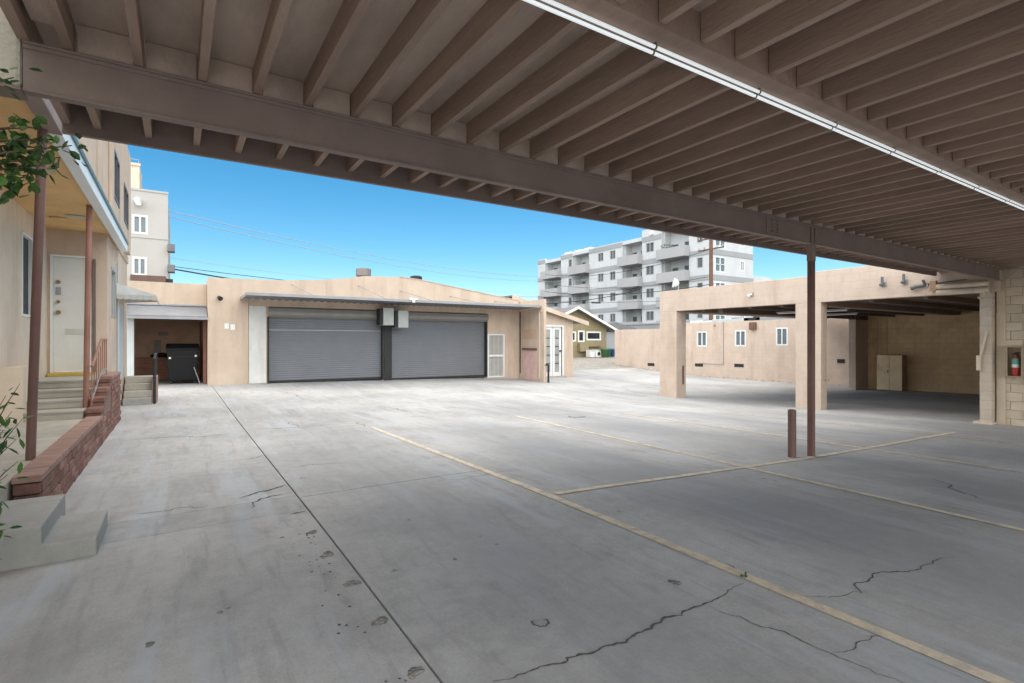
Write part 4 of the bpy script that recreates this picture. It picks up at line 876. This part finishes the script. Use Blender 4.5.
# stair railing
rl = thing('handrail', 'faded red iron railing climbing beside the porch stairs', 'handrail', (-1.0,10,LZ))
rp = [(-1.0,9.25,LZ+rs+.58),(-1.0,10.35,LZ+4*rs+.62),(-1.0,11.0,LZ+4*rs+.62)]
m = MB(); m.tube(rp,.02,8); m.build('top_rail', RAILRED, rl, 0, True)
m = MB(); m.tube([(-1.0,9.25,LZ+rs+.12),(-1.0,10.35,LZ+4*rs+.14),(-1.0,11.0,LZ+4*rs+.14)],.012,6); m.build('bottom_rail', GREYMETAL, rl, 0, True)
for k in range(8):
    y = 9.25+k*.249; t = min(1,(y-9.25)/1.1); zt = LZ+rs+.58+t*(3*rs+.04); zl = LZ+rs+.12+t*(3*rs+.02) if k not in (0,7) else LZ+rs*(1 if k == 0 else 4)+.02
    m = MB(); m.box(-1.007,-.993,y-.007,y+.007,zl,zt); m.build('baluster', RAILRED, rl)
# foreground concrete steps
fs_ = thing('concrete_steps', 'two worn grey concrete steps at the near end of the brick wall', 'steps', (-.8,4.7,gz(-.8,4.7)))
g0 = gz(-.8,4.6)-.05
m = MB(); m.prism([(-1.15,g0),(-.45,g0),(-.45,Z(-1.287)),(-.725,Z(-1.287)),(-.725,Z(-1.166)),(-1.15,Z(-1.166))],'y',4.40,5.06); m.build('step', CONC, fs_, .012)
m = MB(); m.box(-1.15,-.725,5.061,5.24,g0,Z(-1.168)); m.build('step', CONC, fs_, .006)
# far stair with black rail
fst = thing('far_steps', 'small flight of grey steps with brick edge under the awning', 'steps', (-.75,14.6,gz(-.7,14.6)))
g1 = gz(-.7,14.4)
for k in range(4):
    m = MB(); m.box(-1.018,-.50,14.3+.24*k,15.5,g1-.05 if k == 0 else g1+.148*k+.001,g1+.148*(k+1)); m.build('step', STAIRC if k else CONC, fst, .01)
m = MB(); m.box(-.498,-.40,14.62,15.5,g1-.05,g1+.60); m.build('brick_edge', BRICKCAP, fst, .01)
fr_ = thing('black_handrail', 'black steel handrail post beside the far grey steps', 'handrail', (-.38,14.5,g1))
m = MB(); m.tube([(-.44,14.42,g1-.02),(-.44,14.42,g1+1.0)],.03,10); m.build('rail_post', DARK, fr_, 0, True)
m = MB(); m.tube([(-.44,14.36,g1+1.0),(-.44,14.9,g1+1.12),(-.44,15.4,g1+1.12)],.028,8); m.tube([(-.44,15.4,g1+.55),(-.44,15.4,g1+1.12)],.024,8); m.build('rail', DARK, fr_, 0, True)

# ------------------------------------------------------------------ grey block and beige block behind the house
gb = thing('grey_apartment', 'warm grey stucco apartment block rising behind the bin recess', 'building', (-2.5,30,gz(-1,30)))
GBY = 30.0; gx1 = x_on_y(168,GBY); K = lambda px,Y: Y/ray(px,0)[1]
def zpy(py,px,Y): return Z((HY-py)*K(px,Y)/F_PX)
gwin = [(x_on_y(132,GBY),x_on_y(148,GBY),zpy(234.5,140,GBY),zpy(215.5,140,GBY)),(x_on_y(132,GBY),x_on_y(147,GBY),zpy(276,140,GBY),zpy(257.5,140,GBY))]
m = MB(); m.wall('y',GBY,GBY+.3,-12,gx1,0,zpy(191,150,GBY),gwin); m.build('wall', GREYB, gb)
m = MB(); m.box(-12,gx1-.002,GBY+.302,40,0,zpy(191,150,GBY)-.05); m.build('wall', GREYB, gb)
m = MB(); m.box(-12,gx1+.02,GBY-.03,GBY-.002,zpy(239,150,GBY),zpy(238,150,GBY)); m.box(-12,gx1+.02,GBY-.03,GBY-.002,zpy(192.5,150,GBY),zpy(190.5,150,GBY)); m.build('string_course', GREYB, gb)
for g in gwin: window(gb,'y',GBY,*g,-1,GLASSB,WHITE,.09,1,None,.15)
m = MB(); m.box(x_on_y(131,GBY),x_on_y(166,GBY),GBY-.5,GBY-.002,zpy(283,150,GBY),zpy(277,150,GBY)); m.build('ledge', mat('brown_ledge',(.14,.09,.075),.8,.1,2,.1,30), gb)
for py in (248.5,269):
    m = MB(); m.box(gx1-.02,gx1+.28,GBY-.3,GBY+.3,zpy(py+4,168,GBY),zpy(py-3.5,168,GBY)); m.build('wall_unit', mat('ac_metal',(.16,.16,.17),.6,.1,3,.05,30), gb, .02)
m = MB(); m.box(gx1-.1,gx1+.2,GBY-.3,GBY-.003,zpy(284,168,GBY),zpy(280,168,GBY)); m.build('meter_box', DARK, gb)
bb = thing('beige_block', 'pale beige stair tower rising behind the warm grey block', 'building', (-4.5,44,gz(-2,44)))
BY = 44.0; bx1 = x_on_y(139.5,BY); m = MB(); m.box(-16,bx1,BY,BY+3,0,zpy(164.5,135,BY)); m.build('wall', CREAMSTUCCO, bb)
m = MB(); m.box(-16.1,bx1+.06,BY-.06,BY-.003,zpy(166,135,BY),zpy(163.5,135,BY)); m.build('coping', CREAMSTUCCO, bb)
m = MB()
for x in (bx1-.05,bx1-.7,bx1-1.4): m.tube([(x,BY+.1,zpy(164,135,BY)),(x,BY+.1,zpy(159,135,BY))],.025,6)
m.tube([(bx1-1.4,BY+.1,zpy(159.5,135,BY)),(bx1-.05,BY+.1,zpy(159.5,135,BY))],.025,6); m.build('roof_rail', GREYMETAL, bb)
lx = x_on_y(136,29.7); m = MB(); m.tube([(lx,29.99,zpy(200,136,30)),(lx+.1,29.7,zpy(203,136,30)),(lx+.1,29.7,zpy(207,136,30))],[.12,.16,.10],10); m.build('wall_lamp', WHITE, gb, 0, True)

# ------------------------------------------------------------------ white and grey apartments far right
ap = thing('balcony_apartments', 'large white and grey apartment block with rows of grey balconies', 'apartment building', (55,55,gz(55,50)))
PX = 51.5; Yp = lambda px: y_on_x(px,PX)
yr0 = Yp(711); BANDS = [13.0,10.05,7.1,4.15,1.2]
segs_w = [(538,545),(561,572.5),(589,622.5),(642,661.5),(689,711)]; segs_b = [(545,561),(572.5,589),(622.5,642),(661.5,689)]
def top_of(px): return 14.55 if px >= 640 else 13.75
for a,b_ in segs_w:
    y1, y0 = Yp(a), Yp(b_); t_ = top_of(a); hol = []
    pos = {538:(),561:((568.5,572),),589:((598,603.5),(610,615.5)),642:((646,654),),689:((697,703),)}[int(a)]
    for p0,p1 in pos:
        for zb_ in BANDS: hol.append((Yp(p1),Yp(p0),Z(zb_-1.45),Z(zb_-.2)))
    m = MB(); m.wall('x',PX,PX+.4,y0,y1,0,Z(t_),hol); m.build('wall', APT, ap)
    for h in hol: window(ap,'x',PX,*h,-1,APTGL,mat('apt_frame',(.36,.36,.36),.6,.05,3,.03,30),.09,1 if h[1]-h[0] > .9 else 0,None,.25)
    for zb_ in BANDS:
        m = MB(); m.box(PX-.06,PX-.004,y0,y1,Z(zb_),Z(zb_+.62)); m.build('grey_band', APTG, ap)
for a,b_ in segs_b:
    y1, y0 = Yp(a), Yp(b_); t_ = top_of(a)-(.0 if a > 560 else .3); zf = [10.2,7.25,4.3,1.35]; ym = (y0+y1)/2
    hol = [(y0+.5,y0+.5+.35*(y1-y0),Z(f+.05),Z(f+2.2)) for f in zf]+[(y1-.3-.25*(y1-y0),y1-.3,Z(f+.9),Z(f+2.1)) for f in zf]
    m = MB(); m.wall('x',PX+1.6,PX+1.9,y0,y1,0,Z(t_-.5),hol); m.build('recess_wall', APT, ap)
    for h in hol: window(ap,'x',PX+1.6,*h,-1,APTGL,mat('apt_frame',(0,0,0)),.09,0,None,.15)
    for yy in (y0,y1): m = MB(); m.box(PX+.41,PX+1.6,yy-.15,yy+.15,0,Z(t_-.3)); m.build('fin_wall', APT, ap)
    for f in zf:
        m = MB(); m.box(PX-.9,PX-.75,y0-.1,y1+.1,Z(f),Z(f+1.25)); m.box(PX-.75,PX-.01,y0-.1,y0+.05,Z(f),Z(f+1.25)); m.box(PX-.75,PX-.01,y1-.05,y1+.1,Z(f),Z(f+1.25)); m.box(PX-.75,PX+1.59,y0+.05,y1-.05,Z(f),Z(f+.22)); m.build('balcony', APTB, ap)
    m = MB(); m.box(PX+.05,PX+1.7,y0,y1,Z(t_-.5),Z(t_)); m.build('roof_slab', APT, ap)
m = MB(); m.box(PX+1.92,x_on_y(753,yr0)-.05,yr0+.35,Yp(640),0,Z(14.4)); m.box(PX+1.92,x_on_y(753,yr0)-.05,Yp(640),Yp(538),0,Z(13.6)); m.build('core', APT, ap)
xr = x_on_y(753,yr0); hol = []
for p0,p1,dz0_,dz1_ in ((715,725.5,-2.0,-.2),(740,744.5,-1.6,-.35)):
    for zb_ in BANDS: hol.append((x_on_y(p0,yr0),x_on_y(p1,yr0),Z(zb_+dz0_),Z(zb_+dz1_)))
m = MB(); m.wall('y',yr0,yr0+.34,PX+.41,xr,0,Z(14.55),hol); m.build('wall', APT, ap)
for h in hol: window(ap,'y',yr0,*h,-1,GLASSB,WHITE,.12,1,None,.2,1 if h[1]-h[0] > 1.2 else 0)
for zb_ in BANDS:
    m = MB(); m.box(PX-.06,xr,yr0-.06,yr0-.004,Z(zb_),Z(zb_+.62)); m.build('grey_band', APTG, ap)
m = MB(); m.box(xr+.02,xr+7,yr0+2,yr0+20,0,Z(8.5)); m.build('rear_wing', APT, ap)
m = MB()
for px in (565,575,585): 
    y = Yp(px); m.box(PX+.5,PX+1.2,y-.8,y+.8,Z(13.7),Z(14.1))
m.build('roof_curb', WHITE, ap)
m = MB(); m.tube([(PX-.3,Yp(652),Z(13.9)),(PX-.01,Yp(652),Z(13.9))],.22,10); m.build('vent_hood', WHITE, ap)
for k,(px,w_,h_) in enumerate(((666,.9,.7),(672,.7,.5))):
    y = Yp(px); s_ = thing('potted_plant', ('leafy pot plant on the upper right balcony, nearer the left corner','leafy pot plant on the upper right balcony, nearer the middle')[k], 'plant', (PX-.3,y,Z(10.43)))
    m = MB(); m.tube([(PX-.3,y,Z(10.42)),(PX-.3,y,Z(11.4))],.25,8); m.build('pot', POLEW, s_)
    m = MB()
    for i in range(60):
        a = random.uniform(0,6.3); rr_ = random.uniform(0,.5); c_ = Vector((PX-.3+rr_*math.cos(a),y+rr_*math.sin(a),Z(11.4+random.uniform(0,h_)))); d1 = Vector((random.uniform(-1,1),random.uniform(-1,1),random.uniform(-.5,1)))*.12; d2 = Vector((random.uniform(-1,1),random.uniform(-1,1),random.uniform(-.5,1)))*.12
        m.add([c_,c_+d1,c_+d1+d2,c_+d2],[(0,1,2,3)])
    m.build('foliage', LEAFD, s_)
# low wall and sheds in front of the flats
wlf = thing('lot_wall', 'grey low parking structure wall below the balcony apartments', 'wall', (44,45,gz(44,40)))
m = MB(); m.box(44,44.4,25,62,gz(44,40)-.2,Z(1.9)); m.build('wall', mat('grey_block',(.27,.28,.29),.9,.1,1,.2,20), wlf)
m = MB(); m.box(43.9,44.5,25,62,Z(1.902),Z(2.05)); m.build('coping', APTG, wlf)

# ------------------------------------------------------------------ ochre bungalow and its yard
oh = thing('ochre_bungalow', 'small ochre bungalow with white gable trim behind the annex', 'house', (27.5,34,gz(27.5,34)))
OY = 34.0; og = gz(28,34)-.1; ox1 = x_on_y(606.5,OY); pkx = x_on_y(573,OY); pkz, evz = 2.85, .95; exr = x_on_y(613,OY); exl = 2*pkx-exr; ox0 = 2*pkx-ox1
zo = lambda py,px: zpy(py,px,OY)
ow = [(x_on_y(571,OY),x_on_y(576,OY),zo(342,575),zo(332,575)),(x_on_y(578,OY),x_on_y(584.5,OY),zo(342.5,581),zo(331,581)),(x_on_y(586.5,OY),x_on_y(601,OY),zo(340.8,594),zo(332,594))]
sl2 = lambda x: pkz-abs(x-pkx)*(pkz-evz)/(exr-pkx)
m = MB(); m.wall('y',OY,OY+.25,ox0,ox1,og,Z(sl2(ox1)-.25),ow); m.build('wall', OCHRE, oh)
m = MB(); m.prism([(ox0,Z(sl2(ox1)-.25)),(ox1,Z(sl2(ox1)-.25)),(ox1,Z(sl2(ox1)-.12)),(pkx,Z(pkz-.12)),(ox0,Z(sl2(ox1)-.12))],'y',OY,OY+.25); m.build('gable', OCHRE, oh)
m = MB(); m.wall('x',ox1-.25,ox1,OY+.25,44,og,Z(sl2(ox1)-.25)); m.wall('x',ox0,ox0+.25,OY+.25,44,og,Z(sl2(ox1)-.25)); m.build('wall', OCHRE, oh)
m = MB()
for e in (exl,exr):
    m.hexa([(pkx,OY-.7,Z(pkz)-.1),(e,OY-.7,Z(evz)-.1),(e,44.3,Z(evz)-.1),(pkx,44.3,Z(pkz)-.1),(pkx,OY-.7,Z(pkz)),(e,OY-.7,Z(evz)),(e,44.3,Z(evz)),(pkx,44.3,Z(pkz))])
m.build('roof', ROOFG, oh)
m = MB()
for e in (exl,exr):
    m.hexa([(pkx,OY-.76,Z(pkz)-.17),(e,OY-.76,Z(evz)-.17),(e,OY-.702,Z(evz)-.17),(pkx,OY-.702,Z(pkz)-.17),(pkx,OY-.76,Z(pkz)+.03),(e,OY-.76,Z(evz)+.03),(e,OY-.702,Z(evz)+.03),(pkx,OY-.702,Z(pkz)+.03)])
m.build('barge_board', WHITE, oh)
for w_ in ow: window(oh,'y',OY,*w_,-1,GLASS,WHITE,.12,0,None,.15)
m = MB(); m.box(x_on_y(577.5,OY),x_on_y(586,OY),OY-.35,OY-.002,zo(352,581),zo(343.5,581)); m.build('window_box', OCHRE, oh, .02)
m = MB(); m.box(x_on_y(586,OY),x_on_y(600,OY),OY-.25,OY-.002,zo(347,594),zo(346,594)); m.build('ledge', OCHRE, oh)
for k,(a,b_,lab) in enumerate(((589,593.2,'plain white appliance against the ochre bungalow, left of the open one'),(594.3,600.2,'white washing machine with dark door against the ochre bungalow'))):
    x0,x1 = x_on_y(a,OY-.8),x_on_y(b_,OY-.8); g_ = gz(x0,33.2); ap_ = thing('appliance', lab, 'appliance', ((x0+x1)/2,33.3,g_))
    m = MB(); m.box(x0,x1,33.0,33.6,g_+.02,g_+.62); m.build('cabinet', WHITE, ap_, .02)
    m = MB(); xm = (x0+x1)/2; m.tube([(xm,32.998,g_+.3),(xm,32.97,g_+.3)],.16 if k else .03,14); m.build('door', DARK if k else GREYMETAL, ap_)
    m = MB(); m.box(x0+.03,x1-.03,32.985,32.998,g_+.52,g_+.60); m.build('control_panel', BOXM, ap_)
def wheelie(px, mm, label):
    X0 = x_on_y(px,33); g_ = gz(X0,33); o = thing('wheelie_bin', label, 'bin', (X0,33,g_), 'wheeled bins beside the ochre bungalow')
    q = MB(); q.hexa([(X0-.2,32.8,g_+.05),(X0+.2,32.8,g_+.05),(X0+.2,33.2,g_+.05),(X0-.2,33.2,g_+.05),(X0-.27,32.7,g_+.62),(X0+.27,32.7,g_+.62),(X0+.27,33.3,g_+.62),(X0-.27,33.3,g_+.62)]); q.build('tub', mm, o, .02)
    q = MB(); q.hexa([(X0-.29,32.67,g_+.622),(X0+.29,32.67,g_+.622),(X0+.29,33.33,g_+.622),(X0-.29,33.33,g_+.622),(X0-.25,32.75,g_+.69),(X0+.25,32.75,g_+.69),(X0+.25,33.3,g_+.72),(X0-.25,33.3,g_+.72)]); q.build('lid', mm, o, .02)
    for s_ in (-1,1): q = MB(); q.tube([(X0+s_*.22,33.2,g_+.07),(X0+s_*.26,33.2,g_+.07)],.07,12); q.build('wheel', DARK, o)
wheelie(603,LEAFD,'dark green wheeled bin nearest the ochre bungalow'); wheelie(607,GREENP,'bright green wheeled bin between the other two bins'); wheelie(612.3,BLUEP,'blue wheeled bin beside the long peach wall')
gs = thing('grey_shed', 'grey shed between the ochre bungalow and the long wall', 'shed', (34,38,gz(34,38)))
m = MB(); m.box(32.2,40,38,42,gz(34,38)-.1,Z(1.0)); m.build('wall', APTG, gs)
m = MB(); m.prism([(31.9,Z(1.002)),(40.2,Z(1.002)),(36,Z(1.9))],'y',37.7,42.3); m.build('roof', ROOFG, gs)

# ------------------------------------------------------------------ utility pole and power lines
up = thing('utility_pole', 'brown wooden utility pole in front of the white apartments', 'utility pole', (36,26.87,gz(36,27)))
m = MB(); m.tube([(36,26.87,gz(36,27)-.1),(36,26.87,Z(6)),(36,26.87,Z(10.8))],[.17,.15,.12],10); m.build('pole', POLEW, up, 0, True)
for zc in (7.35,8.2):
    m = MB(); m.box(34.9,37.1,26.82,26.92,Z(zc),Z(zc+.1)) if False else m.box(35.95,36.05,25.7,28.1,Z(zc),Z(zc+.1)); q = m.build('crossarm', POLEW, up)
    m = MB()
    for y in (25.8,26.3,27.5,28.0): m.tube([(36,y,Z(zc+.1)),(36,y,Z(zc+.28))],.05,8)
    qq = m.build('insulator', GREYMETAL, up); qq.parent = q
def wire(p, q, sag, r, label, m_=WIRE):
    n = 14; p, q = Vector(p), Vector(q)
    pts = [p.lerp(q,i/n)-Vector((0,0,sag*4*(i/n)*(1-i/n))) for i in range(n+1)]
    b_ = MB(); b_.tube(pts, r, 5); o = b_.build('power_line', m_, None, origin=tuple(p)); tag(o, label, 'power line', 'overhead lines'); return o
def P(px, py, d): a = ray(px,py); return (a[0]*d,a[1]*d,EYE+a[2]*d)
wire(P(139,204,26), P(655,262,95), 3.2, .022, 'upper pale line sagging from the grey block across the sky', WIREP)
wire(P(139,210,26), P(655,264,95), 3.4, .020, 'second pale line just under the upper line from the grey block', WIREP)
wire(P(130,262,27.5), P(640,290,70), 2.2, .040, 'thick black cable passing in front of the lower grey block window')
wire(P(150,264,29), P(640,292,66), 1.2, .018, 'thin dark line just above the thick cable over the garage')
wire(P(168,258,33), P(640,287,70), 1.4, .014, 'fine pale line crossing low sky above the garage', WIREP)
wire(P(545,275,60), (36,26.9,Z(7.4)), .9, .022, 'dark line crossing the middle balconies toward the utility pole')
wire(P(545,292,60), (36,26.6,Z(4.6)), .6, .028, 'dark line crossing the lower balconies toward the utility pole')
wire(P(545,284,60), (36,27.2,Z(5.2)), .7, .018, 'thin line between the two darker lines by the balconies')
tf = thing('line_box', 'small dark splice box hanging on the line by the lower balconies', 'splice box', P(596,303,45))
c_ = Vector(P(596,303,45)); m = MB(); m.tube([c_+Vector((-.3,.25,0)),c_+Vector((.3,-.25,-.03))],.07,8); m.build('sleeve', DARK, tf)
m = MB(); m.tube([c_+Vector((-3,2.5,.18)),c_+Vector((-.3,.25,0))],.015,5); m.tube([c_+Vector((.3,-.25,-.03)),c_+Vector((5,-4,.1))],.015,5); m.build('wire', WIRE, tf)

# ------------------------------------------------------------------ planting at the left edge
def leafmesh(l, w, mm, seed):
    random.seed(seed); q = MB(); c_ = random.uniform(.05,.25)*l
    pts = [(0,0,0),(l*.3,w*.8,c_*.3),(l*.65,w*.85,c_*.4),(l,0,0),(l*.65,-w*.85,c_*.4),(l*.3,-w*.8,c_*.3),(l*.5,0,-c_*.2)]
    q.add(pts,[(0,6,1),(1,6,2),(2,6,3),(3,6,4),(4,6,5),(5,6,0)]); o = q.build('leaf', mm, None); COL.objects.unlink(o); return o
def leafs(root, pos, protos, size):
    for p_ in pos:
        o = dup(random.choice(protos), root, Vector(p_)-root.location); o.rotation_euler = (random.uniform(-.9,.9),random.uniform(-.2,1.3),random.uniform(0,6.28)); s_ = size*random.uniform(.7,1.25); o.scale = (s_,s_,s_)
tx, ty = -1.62, 3.05; tz = gz(tx,ty)
tr_ = thing('tree', 'leafy green branches of a small tree reaching in at upper left', 'tree', (tx,ty,tz))
random.seed(21)
m = MB(); m.tube([(tx,ty,tz-.05),(tx+.03,ty,tz+.9),(tx-.02,ty+.02,tz+1.8),(tx+.04,ty,tz+2.6)],[.055,.045,.035,.02],8); m.build('trunk', BARK, tr_, 0, True)
tgt = [P(72,146,2.75),(P(60,158,2.8)),P(45,165,2.75),P(30,160,2.7),P(12,150,2.7),P(5,175,2.65),P(20,140,2.8),P(52,140,2.75),P(25,178,2.7),P(10,128,2.75),P(14,78,2.6),P(28,128,2.75),P(8,165,2.7),P(36,172,2.75),P(2,140,2.65),P(38,148,2.8)]
lp = []; m = MB()
for q in tgt:
    s_ = Vector((tx+.02,ty,tz+1.55+random.uniform(0,.5))); e = Vector(q); mid = s_.lerp(e,.5)+Vector((0,0,.10))
    m.tube([s_,mid,s_.lerp(e,.8)+Vector((0,0,.05)),e],[.011,.007,.005,.003],6)
    for i in range(18):
        t = random.uniform(.86,1.03); lp.append(s_.lerp(e,t)+Vector((random.gauss(0,.04),random.gauss(0,.04),random.gauss(0,.04))))
m.build('branch', BARK, tr_, 0, True)
leafs(tr_, lp, [leafmesh(.058,.020,LEAF if s_%2 else LEAFD,s_) for s_ in range(4)], 1.0)
sx_, sy_ = -1.06, 4.12; sz_ = gz(sx_,sy_)
sh_ = thing('shrub', 'thin leafed green shrub at the left edge beside the concrete steps', 'shrub', (sx_,sy_,sz_))
random.seed(33); m = MB(); lp = []
for q in [P(20,384,3.3),P(12,412,3.2),P(22,420,3.25),P(6,396,3.2),P(16,440,3.2),P(18,462,3.15),P(8,475,3.1),P(4,430,3.15),P(3,505,3.05),P(6,530,3.05),P(-14,420,3.2),P(-20,470,3.1),P(-15,390,3.3),P(2,560,3.0)]:
    e = Vector(q); s_ = Vector((sx_+random.uniform(-.05,.05),sy_+random.uniform(-.05,.05),sz_)); mid = s_.lerp(e,.55)+Vector((-.06,0,.10))
    m.tube([s_,mid,s_.lerp(e,.85)+Vector((-.02,0,.05)),e],[.007,.005,.003,.0015],5)
    for i in range(13):
        t = random.uniform(.45,1.02); lp.append((mid.lerp(e,max(0,t-.5)*2) if t > .5 else s_.lerp(mid,t*2))+Vector((random.gauss(0,.025),random.gauss(0,.025),random.gauss(0,.02)+.03*math.sin(3*t))))
m.build('stem', BARK, sh_, 0, True)
leafs(sh_, lp, [leafmesh(.07,.012,LEAF if s_%2 else LEAFD,40+s_) for s_ in range(4)], 1.0)

wd = at(743,577); we = thing('weed', 'tiny green weed growing where cracks meet the yellow line', 'weed', (wd[0],wd[1],gz(*wd)))
m = MB()
for k in range(14):
    a = random.uniform(0,6.28); l_ = random.uniform(.010,.026); c_ = Vector((wd[0]+random.gauss(0,.012),wd[1]+random.gauss(0,.012),gz(*wd))); d_ = Vector((math.cos(a),math.sin(a),random.uniform(.2,.9)))*l_; n_ = Vector((-math.sin(a),math.cos(a),0))*l_*.3
    m.add([c_,c_+d_*.5+n_,c_+d_,c_+d_*.5-n_],[(0,1,2,3)])
m.build('leaves', LEAFD, we)
